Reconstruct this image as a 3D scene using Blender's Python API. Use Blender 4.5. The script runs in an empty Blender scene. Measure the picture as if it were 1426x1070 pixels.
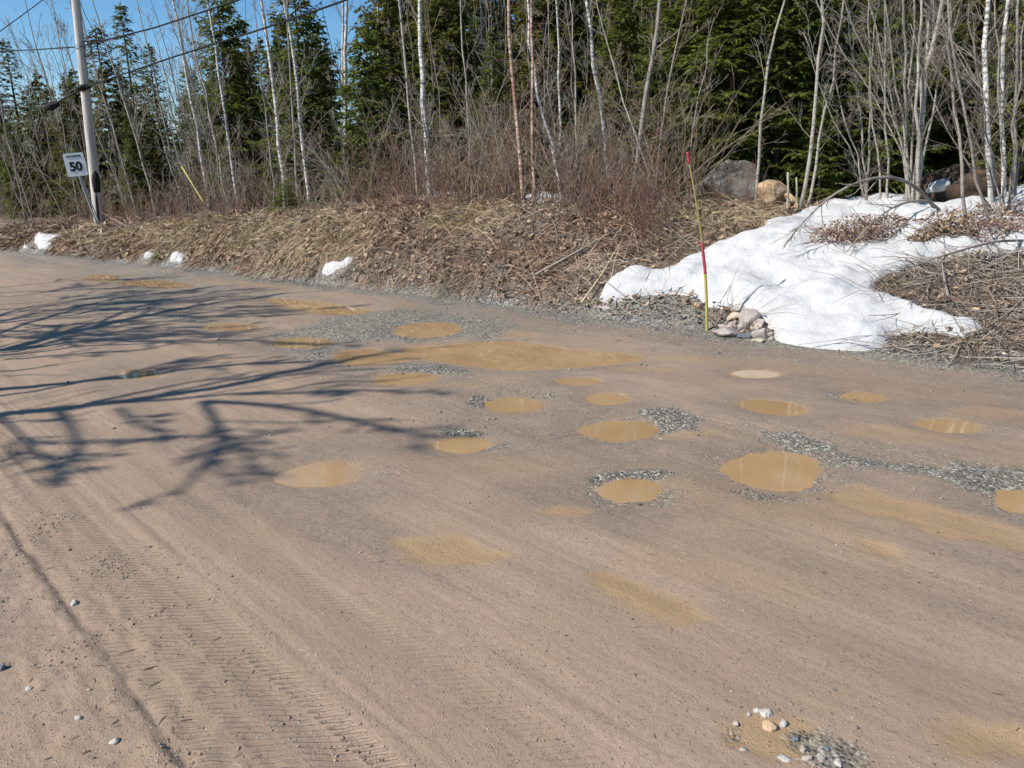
import bpy, bmesh, math, random
import numpy as np
from mathutils import Vector, Matrix

# ------------------------------------------------------------------ camera, sky, sun, exposure
SC = bpy.context.scene
COL = SC.collection
FPX, PITCH, ROLL = 1037.0, math.radians(14.75), math.radians(1.0)
EYE = np.array([0.0, 0.0, 1.6])
FW = np.array([0, math.cos(PITCH), -math.sin(PITCH)])
_r0 = np.array([1.0, 0, 0]); _u0 = np.array([0, math.sin(PITCH), math.cos(PITCH)])
RT = _r0*math.cos(ROLL) - _u0*math.sin(ROLL)
UP = _u0*math.cos(ROLL) + _r0*math.sin(ROLL)
cam_d = bpy.data.cameras.new('camera'); cam = bpy.data.objects.new('camera', cam_d); COL.objects.link(cam)
cam_d.sensor_fit = 'HORIZONTAL'; cam_d.sensor_width = 36.0; cam_d.lens = FPX/1426*36
cam_d.clip_start = 0.05; cam_d.clip_end = 3000
cam.matrix_world = Matrix(((RT[0], UP[0], -FW[0], EYE[0]), (RT[1], UP[1], -FW[1], EYE[1]), (RT[2], UP[2], -FW[2], EYE[2]), (0, 0, 0, 1)))
SC.camera = cam

SUN_EL = math.radians(44)
SHADOW_AZ = math.radians(24)                      # the way shadows fall, from +X towards +Y
SH = np.array([math.cos(SHADOW_AZ), math.sin(SHADOW_AZ)])
w = bpy.data.worlds.new('World'); SC.world = w; w.use_nodes = True
nt = w.node_tree; nt.nodes.clear()
sky = nt.nodes.new('ShaderNodeTexSky'); sky.sky_type = 'NISHITA'; sky.sun_disc = False
sky.sun_elevation = SUN_EL; sky.sun_rotation = math.atan2(-SH[0], -SH[1])
sky.altitude = 0; sky.air_density = 1.0; sky.dust_density = 0.1; sky.ozone_density = 1.6
hs = nt.nodes.new('ShaderNodeHueSaturation'); hs.inputs['Saturation'].default_value = 1.36
bg = nt.nodes.new('ShaderNodeBackground'); bg.inputs['Strength'].default_value = 0.11
wo = nt.nodes.new('ShaderNodeOutputWorld')
nt.links.new(sky.outputs[0], hs.inputs['Color']); nt.links.new(hs.outputs[0], bg.inputs[0]); nt.links.new(bg.outputs[0], wo.inputs[0])
sd_ = bpy.data.lights.new('sun', 'SUN'); sd_.energy = 5.0; sd_.angle = math.radians(0.53); sd_.color = (1.0, 0.955, 0.89)
sun = bpy.data.objects.new('sun', sd_); COL.objects.link(sun)
sun.rotation_euler = Vector((SH[0]*math.cos(SUN_EL), SH[1]*math.cos(SUN_EL), -math.sin(SUN_EL))).to_track_quat('-Z', 'Y').to_euler()
sun.location = (-20, -14, 24)
SC.view_settings.view_transform = 'Standard'; SC.view_settings.look = 'None'
SC.view_settings.exposure = 0.34; SC.view_settings.gamma = 1.0; SC.view_settings.use_curve_mapping = False
SC.render.engine = 'CYCLES'
SC.cycles.use_adaptive_sampling = True; SC.cycles.adaptive_threshold = 0.02; SC.cycles.max_bounces = 4; SC.cycles.diffuse_bounces = 2; SC.cycles.glossy_bounces = 2

rng = np.random.default_rng(7)
def R(a, b, n=None): return rng.uniform(a, b, n)

# ------------------------------------------------------------------ helpers: noise, pixels to places
def _hash(ix, iy, seed):
    h = (ix.astype(np.int64)*374761393 + iy.astype(np.int64)*668265263 + seed*982451653) & 0xffffffff
    h = ((h ^ (h >> 13))*1274126177) & 0xffffffff
    return (h ^ (h >> 16)).astype(np.float64)/4294967295.0
def vnoise(x, y, seed=0):
    x = np.asarray(x, float); y = np.asarray(y, float)
    ix, iy = np.floor(x), np.floor(y); fx, fy = x-ix, y-iy
    fx = fx*fx*(3-2*fx); fy = fy*fy*(3-2*fy)
    a = _hash(ix, iy, seed); b = _hash(ix+1, iy, seed); c = _hash(ix, iy+1, seed); d = _hash(ix+1, iy+1, seed)
    return ((a*(1-fx)+b*fx)*(1-fy) + (c*(1-fx)+d*fx)*fy)*2-1
def fbm(x, y, seed=0, o=4):
    v = 0.0; amp = 1.0; tot = 0.0
    for i in range(o):
        v = v + amp*vnoise(x*2**i, y*2**i, seed+i*17); tot += amp; amp *= 0.5
    return v/tot
def sstep(a, b, x):
    u = np.clip((x-a)/(b-a), 0, 1); return u*u*(3-2*u)
def ray(px, py): return FW + RT*(px-713.0)/FPX - UP*(py-535.0)/FPX
def gnd(px, py, z=0.0):
    d = ray(px, py); return EYE + d*(z-EYE[2])/d[2]
def pt(px, py, Y):
    d = ray(px, py); return EYE + d*(Y/d[1])

# road coordinates: s runs along the road (away to the left), v is the distance past its far edge
AX = np.array([-0.695, 0.719]); NX = np.array([0.719, 0.695])
_e = np.array([gnd(*p)[:2] for p in [(0,350),(165,366),(330,386),(560,411),(790,437),(1000,465),(1200,495),(1426,527)]])
_pf = np.polyfit(_e@AX, _e@NX, 2)
def tedge(s):
    sc = np.clip(s, -6, 34)
    return np.polyval(_pf, sc) + np.polyval(np.polyder(_pf), sc)*(s-sc)*0.6
def sv(x, y):
    s = x*AX[0]+y*AX[1]; t = x*NX[0]+y*NX[1]
    return s, t-tedge(s)
_M = np.linalg.inv(np.array([AX, NX]))
def xy(s, v):
    s = np.asarray(s, float); t = v+tedge(s)
    return _M[0,0]*s+_M[0,1]*t, _M[1,0]*s+_M[1,1]*t
def bank_h(s):
    return np.interp(s, [-30, -2, 1, 4, 7, 9, 13, 17, 22, 28, 60], [1.2, 1.2, 1.2, 1.15, 1.15, 1.22, 1.22, 1.0, 0.72, 0.6, 0.8])
def terr(x, y, rough=1.0):
    """height of the land (the road itself is its own mesh)"""
    s, v = sv(x, y)
    wd = np.interp(s, [-5, 2, 5, 8, 12, 20, 26], [4.2, 4.6, 4.4, 2.7, 2.5, 2.2, 1.9])
    u = np.clip((v-0.15)/wd, 0, 1)
    prof = u**np.interp(s, [4.5, 8.5], [1.05, 0.8])
    prof = prof*(1-0.35*u*u)/(0.65)
    prof = np.minimum(prof, 1.0)
    z = bank_h(s)*prof
    z = z + 0.03*np.clip(v-wd, 0, 30) + 0.004*np.clip(v-30, 0, 200)
    amp = sstep(0.2, 1.2, v)
    z = z + rough*amp*(0.14*fbm(x*0.9, y*0.9, 3, 3) + 0.08*fbm(x*3.1, y*3.1, 5, 2))
    z = np.where(v < 0.12, -0.16*sstep(0.12, -0.25, v) + 0*z, z)
    near = v + 9.3
    z = np.where(near < 0, -0.16*sstep(-0.6, 0.1, near) + 0.02*np.clip(-near, 0, 20) + 0.06*fbm(x*0.8, y*0.8, 9, 3)*sstep(0, -1, near), z)
    return z
def tz(x, y): return float(terr(np.array([x]), np.array([y]))[0])
_dd = np.arange(2.0, 60, 0.012)
def hit(px, py, rough=1.0):
    d = ray(px, py); p = EYE[None]+d[None]*_dd[:, None]
    s, v = sv(p[:, 0], p[:, 1])
    zt = np.where((v < 0.05) & (v > -9.2), 0.0, terr(p[:, 0], p[:, 1], rough))
    k = np.argmax(p[:, 2] < zt)
    return p[k].copy() if k > 0 else p[-1].copy()
def at_v(px, v):
    """ground spot in the column px of the picture, v metres past the road edge"""
    d = ray(px, 262.0); d2 = d[:2]/d[1]; Y = np.arange(3, 140, 0.02)
    s, vv = sv(d2[0]*Y, Y); k = np.argmax(vv > v)
    x, y = d2[0]*Y[k], Y[k]
    return np.array([x, y, tz(x, y)])
def sdf(P, poly):
    """signed distance (negative inside) of points P (N,2) to polygon (M,2)"""
    poly = np.asarray(poly, float); n = len(poly); d = np.full(len(P), 1e9); ins = np.zeros(len(P), bool)
    for i in range(n):
        a, b = poly[i], poly[(i+1) % n]; e = b-a; wv = P-a
        h = np.clip((wv@e)/(e@e+1e-12), 0, 1)
        d = np.minimum(d, np.hypot(*(wv-h[:, None]*e).T))
        c = ((a[1] <= P[:, 1]) != (b[1] <= P[:, 1]))
        with np.errstate(divide='ignore', invalid='ignore'):
            xx = a[0]+(P[:, 1]-a[1])*e[0]/e[1]
        ins ^= c & (P[:, 0] < xx)
    return np.where(ins, -d, d)

# ------------------------------------------------------------------ helpers: meshes and objects
def mk_mesh(name, V, faces, mats=(), smooth=False):
    """faces: list of int arrays (n,3) or (n,4)"""
    me = bpy.data.meshes.new(name); V = np.asarray(V, np.float32)
    me.vertices.add(len(V)); me.vertices.foreach_set('co', V.ravel())
    faces = [np.asarray(f, np.int32) for f in faces if len(f)]
    lv = np.concatenate([f.ravel() for f in faces]); sizes = np.concatenate([np.full(len(f), f.shape[1], np.int32) for f in faces])
    me.loops.add(len(lv)); me.loops.foreach_set('vertex_index', lv)
    me.polygons.add(len(sizes)); me.polygons.foreach_set('loop_start', np.concatenate([[0], np.cumsum(sizes)[:-1]]).astype(np.int32))
    if smooth: me.polygons.foreach_set('use_smooth', np.ones(len(sizes), bool))
    me.update(calc_edges=True); me.validate(verbose=False)
    for m in mats: me.materials.append(m)
    return me
class MB:
    def __init__(s): s.V = []; s.F = []; s.n = 0
    def add(s, V, *F):
        V = np.asarray(V, float).reshape(-1, 3); s.V.append(V)
        for f in F: s.F.append(np.asarray(f)+s.n)
        s.n += len(V)
    def tubes(s, P, Rr, k=3, cap=False):
        """P (N,n,3) polylines, Rr (N,n) radii"""
        P = np.asarray(P, float); Rr = np.asarray(Rr, float)
        if P.ndim == 2: P = P[None]; Rr = Rr[None]
        N, n, _ = P.shape
        if N == 0: return
        T = np.gradient(P, axis=1); T /= np.linalg.norm(T, axis=2, keepdims=True)+1e-9
        ref = np.where(np.abs(T[:, :1, 2:3]) > 0.8, np.array([1.0, 0.13, 0]), np.array([0, 0.1, 1.0]))
        A = np.cross(T, np.broadcast_to(ref, T.shape)); A /= np.linalg.norm(A, axis=2, keepdims=True)+1e-9
        B = np.cross(T, A); th = np.arange(k)*2*math.pi/k
        V = P[:, :, None] + Rr[:, :, None, None]*(A[:, :, None]*np.cos(th)[:, None] + B[:, :, None]*np.sin(th)[:, None])
        i = np.arange(n-1)[:, None]*k; j = np.arange(k)[None]; jn = (j+1) % k
        q = np.stack([i+j, i+jn, i+k+jn, i+k+j], -1).reshape(-1, 4)
        Q = (q[None]+(np.arange(N)*n*k)[:, None, None]).reshape(-1, 4)
        fs = [Q]
        if cap and k >= 3:
            if k == 4: fs.append((np.array([[(n-1)*k+3-c for c in range(4)][::-1]])[None]+(np.arange(N)*n*k)[:, None, None]).reshape(-1, 4))
            else:
                tri = np.array([[(n-1)*k, (n-1)*k+c, (n-1)*k+c+1] for c in range(1, k-1)] + [[0, c+1, c] for c in range(1, k-1)])
                fs.append((tri[None]+(np.arange(N)*n*k)[:, None, None]).reshape(-1, 3))
        s.add(V.reshape(-1, 3), *fs)
    def ribbons(s, P, W, up=None):
        """flat strips: P (N,n,3), W (N,n)"""
        N, n, _ = P.shape
        T = np.gradient(P, axis=1); rv = np.random.default_rng(N).normal(size=(N, 1, 3))
        A = np.cross(T, rv); A /= np.linalg.norm(A, axis=2, keepdims=True)+1e-9
        V = np.stack([P-A*W[..., None]*0.5, P+A*W[..., None]*0.5], 2)
        i = np.arange(n-1)[:, None]*2
        q = np.concatenate([i, i+1, i+3, i+2], 1)
        s.add(V.reshape(-1, 3), (q[None]+(np.arange(N)*n*2)[:, None, None]).reshape(-1, 4))
    def box(s, c, h, M=None):
        v = np.array([[x, y, z] for x in (-1, 1) for y in (-1, 1) for z in (-1, 1)], float)*np.asarray(h)
        if M is not None: v = v@np.asarray(M).T
        s.add(v+np.asarray(c), [[0,1,3,2],[4,6,7,5],[0,4,5,1],[2,3,7,6],[0,2,6,4],[1,5,7,3]])
    def mesh(s, name, mats, smooth=False): return mk_mesh(name, np.concatenate(s.V), s.F, mats, smooth)
    def build(s, name, mats, parent=None, smooth=False):
        if not isinstance(mats, (list, tuple)): mats = [mats]
        return link(name, s.mesh(name, mats, smooth), parent)
def link(name, data, parent=None):
    o = bpy.data.objects.new(name, data); COL.objects.link(o)
    if parent: o.parent = parent; o.matrix_parent_inverse = Matrix.Translation(-parent.location)
    return o
def tag(o, label=None, cat=None, group=None, kind=None):
    if label: o['label'] = label
    if cat: o['category'] = cat
    if group: o['group'] = group
    if kind: o['kind'] = kind
    return o
def empty(name, loc):
    o = bpy.data.objects.new(name, None); COL.objects.link(o); o.location = Vector([float(c) for c in loc]); o.empty_display_size = 0.2
    return o

# ------------------------------------------------------------------ helpers: materials
class NT:
    def __init__(s, name):
        s.m = bpy.data.materials.new(name); s.m.use_nodes = True; s.t = s.m.node_tree; s.t.nodes.clear()
        s.out = s.n('ShaderNodeOutputMaterial'); s.b = s.n('ShaderNodeBsdfPrincipled'); s.l(s.b.outputs[0], s.out.inputs[0])
        s.b.inputs['Roughness'].default_value = 0.85; s.b.inputs['Specular IOR Level'].default_value = 0.3
    def n(s, t, **k):
        q = s.t.nodes.new(t)
        for a, b in k.items(): setattr(q, a, b)
        return q
    def l(s, a, b): s.t.links.new(a, b)
    def val(s, sock, v):
        if hasattr(v, 'links'): s.l(v, sock)
        else: sock.default_value = v
    def pos(s): return s.n('ShaderNodeTexCoord').outputs['Object']
    def gpos(s): return s.n('ShaderNodeNewGeometry').outputs['Position']
    def island(s): return s.n('ShaderNodeNewGeometry').outputs['Random Per Island']
    def noise(s, vec, scale, detail=4, rough=0.55):
        q = s.n('ShaderNodeTexNoise'); s.l(vec, q.inputs['Vector']); q.inputs['Scale'].default_value = scale
        q.inputs['Detail'].default_value = detail; q.inputs['Roughness'].default_value = rough; return q.outputs['Fac']
    def voro(s, vec, scale, out='Distance', feature='F1'):
        q = s.n('ShaderNodeTexVoronoi', feature=feature); s.l(vec, q.inputs['Vector']); q.inputs['Scale'].default_value = scale; return q.outputs[out]
    def mapping(s, vec, scale=(1,1,1), rot=(0,0,0)):
        q = s.n('ShaderNodeMapping'); s.l(vec, q.inputs['Vector']); q.inputs['Scale'].default_value = scale; q.inputs['Rotation'].default_value = rot; return q.outputs[0]
    def ramp(s, fac, stops, interp='LINEAR'):
        q = s.n('ShaderNodeValToRGB'); s.val(q.inputs[0], fac); e = q.color_ramp.elements; q.color_ramp.interpolation = interp
        while len(e) < len(stops): e.new(0.5)
        for i, (p, c) in enumerate(stops):
            e[i].position = p; e[i].color = (c if hasattr(c, '__len__') else (c, c, c))[:3] + (1,) if hasattr(c, '__len__') else (c, c, c, 1)
        return q.outputs[0]
    def mix(s, fac, a, b, mode='MIX'):
        q = s.n('ShaderNodeMix', data_type='RGBA', blend_type=mode)
        s.val(q.inputs[0], fac)
        for sock, v in ((q.inputs[6], a), (q.inputs[7], b)):
            if hasattr(v, 'links'): s.l(v, sock)
            else: sock.default_value = tuple(v)[:3]+(1,)
        return q.outputs[2]
    def math(s, op, a, b=None):
        q = s.n('ShaderNodeMath', operation=op); s.val(q.inputs[0], a)
        if b is not None: s.val(q.inputs[1], b)
        return q.outputs[0]
    def bump(s, h, strength=0.5, dist=0.01):
        q = s.n('ShaderNodeBump'); s.l(h, q.inputs['Height']); q.inputs['Strength'].default_value = strength; q.inputs['Distance'].default_value = dist
        s.l(q.outputs[0], s.b.inputs['Normal']); return q
    def col(s, c): s.val(s.b.inputs['Base Color'], c if hasattr(c, 'links') else tuple(c)[:3]+(1,)); return s
    def rough(s, v): s.val(s.b.inputs['Roughness'], v); return s

def island_mat(name, stops, nscale=0.7, rough=0.85, mixn=0.5, trans=0.0):
    k = NT(name); f = k.math('ADD', k.math('MULTIPLY', k.island(), 1-mixn), k.math('MULTIPLY', k.noise(k.gpos(), nscale, 3), mixn))
    c = k.ramp(f, stops)
    if name in ('dead_stalks', 'brush_stems'): c = k.mix(k.ramp(k.noise(k.gpos(), 0.45, 3), [(0.42, 0), (0.62, 0.9)]), c, (0.93, 0.72, 0.60), 'MULTIPLY')
    k.col(c); k.rough(rough)
    if trans:
        tl = k.n('ShaderNodeBsdfTranslucent'); k.l(c, tl.inputs[0]); mx = k.n('ShaderNodeMixShader'); mx.inputs[0].default_value = trans
        k.l(k.b.outputs[0], mx.inputs[1]); k.l(tl.outputs[0], mx.inputs[2]); k.l(mx.outputs[0], k.out.inputs[0])
    return k.m

def mat_road():
    k = NT('road_dirt'); p = k.pos(); at = k.n('ShaderNodeAttribute', attribute_name='masks')
    sp = k.n('ShaderNodeSeparateColor'); k.l(at.outputs['Color'], sp.inputs[0])
    mud, grav, tread = sp.outputs[0], sp.outputs[1], sp.outputs[2]
    along = k.mapping(p, (1, 1, 1), (0, 0, -math.atan2(AX[1], AX[0])))
    st = k.mapping(along, (0.28, 1.9, 1.0))
    n1 = k.noise(st, 1.3, 6, 0.6); n2 = k.noise(p, 1.1, 5); n3 = k.noise(p, 38, 4, 0.7); n4 = k.noise(p, 190, 3, 0.7)
    base = k.ramp(n1, [(0.3, (0.259, 0.181, 0.133)), (0.5, (0.31, 0.22, 0.16)), (0.7, (0.354, 0.253, 0.189))])
    base = k.mix(k.math('MULTIPLY', k.ramp(n2, [(0.42, 0), (0.68, 1)]), 0.55), base, (0.274, 0.205, 0.135))
    base = k.mix(k.ramp(n3, [(0.35, 0.45), (0.5, 0.0)]), base, (0.204, 0.151, 0.115))
    base = k.mix(k.ramp(n4, [(0.58, 0), (0.75, 0.55)]), base, (0.394, 0.317, 0.262))
    stk = k.noise(k.mapping(along, (0.22, 7, 1)), 3.0, 5, 0.65)
    base = k.mix(k.ramp(stk, [(0.35, 0.45), (0.5, 0.0)]), base, (0.219, 0.162, 0.122)); base = k.mix(k.ramp(stk, [(0.55, 0.0), (0.72, 0.4)]), base, (0.38, 0.299, 0.243))
    # loose dark crumbs here and there
    wp = k.n('ShaderNodeVectorMath', operation='ADD'); nn = k.n('ShaderNodeTexNoise'); k.l(p, nn.inputs['Vector']); nn.inputs['Scale'].default_value = 40; vm = k.n('ShaderNodeVectorMath', operation='SCALE'); k.l(nn.outputs['Color'], vm.inputs[0]); vm.inputs['Scale'].default_value = 0.03; k.l(p, wp.inputs[0]); k.l(vm.outputs[0], wp.inputs[1])
    cr = k.voro(wp.outputs[0], 42, 'Distance'); crm = k.math('MULTIPLY', k.ramp(cr, [(0.08, 1), (0.17, 0)]), k.ramp(k.noise(p, 2.6, 6, 0.85), [(0.54, 0), (0.66, 0.8)]))
    base = k.mix(crm, base, (0.11, 0.085, 0.07))
    dm = k.math('MULTIPLY', at.outputs['Alpha'], k.ramp(k.noise(p, 6, 5, 0.7), [(0.3, 0.35), (0.65, 0.95)]))
    base = k.mix(dm, base, k.ramp(n3, [(0.35, (0.140, 0.108, 0.086)), (0.65, (0.215, 0.168, 0.134))]))
    pv = k.n('ShaderNodeTexVoronoi'); k.l(wp.outputs[0], pv.inputs['Vector']); pv.inputs['Scale'].default_value = 75; ps = k.n('ShaderNodeSeparateColor'); k.l(pv.outputs['Color'], ps.inputs[0])
    peb = k.math('MULTIPLY', k.math('MULTIPLY', k.ramp(pv.outputs['Distance'], [(0.22, 1), (0.36, 0)]), k.ramp(ps.outputs[1], [(0.72, 0), (0.76, 1)])), k.ramp(k.noise(p, 1.7, 5, 0.7), [(0.36, 0.15), (0.6, 0.9)]))
    base = k.mix(peb, base, k.ramp(ps.outputs[0], [(0.2, (0.13, 0.11, 0.09)), (0.6, (0.27, 0.235, 0.20)), (0.9, (0.46, 0.42, 0.37))]))
    mudc = k.ramp(k.noise(st, 3.0, 5), [(0.3, (0.285, 0.185, 0.098)), (0.7, (0.385, 0.258, 0.145))])
    mm = k.math('MULTIPLY', mud, k.ramp(k.noise(p, 9, 5, 0.65), [(0.3, 0.6), (0.55, 1.0)]))
    base = k.mix(mm, base, mudc)
    vc = k.n('ShaderNodeTexVoronoi'); k.l(p, vc.inputs['Vector']); vc.inputs['Scale'].default_value = 62
    vs = k.n('ShaderNodeSeparateColor'); k.l(vc.outputs['Color'], vs.inputs[0])
    gc = k.ramp(vs.outputs[0], [(0.0, (0.06, 0.062, 0.055)), (0.45, (0.14, 0.137, 0.118)), (0.8, (0.225, 0.205, 0.17)), (0.96, (0.46, 0.44, 0.40))])
    gm = k.ramp(k.math('ADD', grav, k.math('MULTIPLY', k.math('SUBTRACT', k.noise(p, 14, 5, 0.7), 0.5), 0.9)), [(0.22, 0), (0.75, 0.85)])
    base = k.mix(gm, base, gc)
    base = k.mix(1.0, base, (1.0, 0.985, 0.93), 'MULTIPLY'); base = k.mix(1.0, base, (1.07, 1.07, 1.07), 'MULTIPLY')
    k.col(base)
    k.rough(k.math('SUBTRACT', 0.9, k.math('MULTIPLY', mm, 0.5)))
    # bump: grain + gravel + tyre tread bars
    sx = k.n('ShaderNodeSeparateXYZ'); k.l(along, sx.inputs[0])
    wob = k.math('MULTIPLY', k.noise(p, 7, 4), 6.5)
    bars = k.math('SINE', k.math('ADD', k.math('ADD', k.math('MULTIPLY', sx.outputs[0], 2*math.pi/0.034), k.math('MULTIPLY', sx.outputs[1], -150)), wob)); bars = k.ramp(bars, [(0.0, 0.0), (0.45, 1.0)])
    bars = k.math('MULTIPLY', k.math('MULTIPLY', bars, tread), k.ramp(k.noise(p, 2.3, 3), [(0.28, 0.0), (0.42, 1.0)]))
    h = k.math('ADD', k.math('MULTIPLY', n3, 0.5), k.math('MULTIPLY', n4, 0.32))
    h = k.math('ADD', h, k.math('MULTIPLY', k.noise(k.mapping(along, (0.6, 5, 1)), 2.4, 5), 0.45))
    h = k.math('ADD', h, k.math('MULTIPLY', k.math('MULTIPLY', k.ramp(vc.outputs['Distance'], [(0, 1), (0.6, 0)]), gm), 1.2))
    h = k.math('ADD', h, k.math('MULTIPLY', bars, -1.35))
    h = k.math('ADD', h, k.math('MULTIPLY', crm, 0.8)); h = k.math('ADD', h, k.math('MULTIPLY', peb, 0.5))
    k.bump(h, 0.85, 0.014)
    return k.m
def mat_ground():
    k = NT('bank_soil'); p = k.pos()
    n = k.noise(p, 2.2, 6, 0.65); n2 = k.noise(p, 24, 5, 0.7)
    c = k.ramp(n, [(0.3, (0.10, 0.072, 0.05)), (0.55, (0.19, 0.14, 0.10)), (0.75, (0.27, 0.205, 0.145))])
    c = k.mix(k.ramp(n2, [(0.5, 0), (0.75, 0.6)]), c, (0.30, 0.235, 0.17))
    at = k.n('ShaderNodeAttribute', attribute_name='masks'); sp = k.n('ShaderNodeSeparateColor'); k.l(at.outputs['Color'], sp.inputs[0])
    vc = k.n('ShaderNodeTexVoronoi'); k.l(p, vc.inputs['Vector']); vc.inputs['Scale'].default_value = 55
    vs = k.n('ShaderNodeSeparateColor'); k.l(vc.outputs['Color'], vs.inputs[0])
    gc = k.ramp(vs.outputs[0], [(0.0, (0.09, 0.088, 0.078)), (0.5, (0.19, 0.18, 0.155)), (0.85, (0.30, 0.275, 0.235)), (0.97, (0.5, 0.48, 0.45))])
    c = k.mix(sp.outputs[0], c, gc)
    k.col(c); k.rough(0.95)
    k.bump(k.math('ADD', n2, k.math('MULTIPLY', vc.outputs['Distance'], 0.5)), 0.9, 0.03); return k.m
def mat_water():
    k = NT('muddy_water'); p = k.pos()
    k.col(k.ramp(k.noise(p, 1.6, 3), [(0.3, (0.315, 0.195, 0.090)), (0.7, (0.40, 0.26, 0.135))]))
    k.b.inputs['Roughness'].default_value = 0.01; k.b.inputs['IOR'].default_value = 1.33; k.b.inputs['Specular IOR Level'].default_value = 0.5
    k.bump(k.noise(k.mapping(p, (1, 1, 1)), 18, 2), 0.03, 0.003); return k.m
def mat_snow():
    k = NT('old_snow'); p = k.pos()
    n = k.noise(p, 3.0, 5, 0.6); n2 = k.noise(p, 60, 4, 0.75)
    c = k.ramp(n, [(0.3, (0.45, 0.445, 0.43)), (0.6, (0.555, 0.547, 0.53))])
    c = k.mix(k.ramp(n2, [(0.60, 0), (0.76, 0.6)]), c, (0.33, 0.30, 0.26))
    c = k.mix(k.ramp(k.noise(p, 130, 2), [(0.70, 0), (0.76, 0.8)]), c, (0.12, 0.09, 0.065))
    k.col(c); k.rough(0.8); k.b.inputs['Specular IOR Level'].default_value = 0.12
    k.bump(k.math('ADD', k.noise(k.mapping(p, (1, 1, 1)), 9, 6, 0.65), k.math('MULTIPLY', n2, 0.25)), 0.65, 0.06); return k.m
def mat_bark(name, c0, c1, dark, amount=0.35):
    k = NT(name); p = k.gpos()
    c = k.ramp(k.noise(p, 4, 4), [(0.35, c0), (0.65, c1)])
    lm = k.ramp(k.noise(k.mapping(p, (1.5, 1.5, 9)), 3.0, 5, 0.7), [(0.60-amount*0.22, 0), (0.68-amount*0.16, 1)])
    c = k.mix(k.math('MULTIPLY', lm, 0.85), c, dark)
    k.col(c); k.rough(0.85); k.bump(k.noise(p, 40, 4, 0.7), 0.5, 0.01); return k.m
def mat_rock(name, c0, c1, c2):
    k = NT(name); p = k.pos()
    c = k.ramp(k.noise(p, 3.5, 6, 0.65), [(0.3, c0), (0.5, c1), (0.72, c2)])
    c = k.mix(k.ramp(k.noise(p, 26, 4, 0.7), [(0.55, 0), (0.75, 0.6)]), c, tuple(x*0.55 for x in c0))
    k.col(c); k.rough(0.9); k.bump(k.math('ADD', k.noise(p, 9, 6, 0.7), k.math('MULTIPLY', k.noise(p, 70, 3), 0.4)), 0.7, 0.03); return k.m
def mat_plain(name, c, rough=0.6, metal=0.0, var=0.12):
    k = NT(name); n = k.noise(k.pos(), 14, 4, 0.6)
    k.col(k.ramp(n, [(0.3, tuple(x*(1-var) for x in c)), (0.7, tuple(min(1, x*(1+var)) for x in c))])); k.rough(rough); k.b.inputs['Metallic'].default_value = metal; return k.m
def mat_wood():
    k = NT('weathered_pole_wood'); p = k.pos()
    g = k.noise(k.mapping(p, (22, 22, 0.7)), 1.0, 5, 0.65)
    k.col(k.ramp(g, [(0.3, (0.26, 0.225, 0.185)), (0.5, (0.52, 0.48, 0.43)), (0.75, (0.66, 0.62, 0.565))])); k.rough(0.9); k.bump(g, 0.6, 0.01); return k.m

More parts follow.
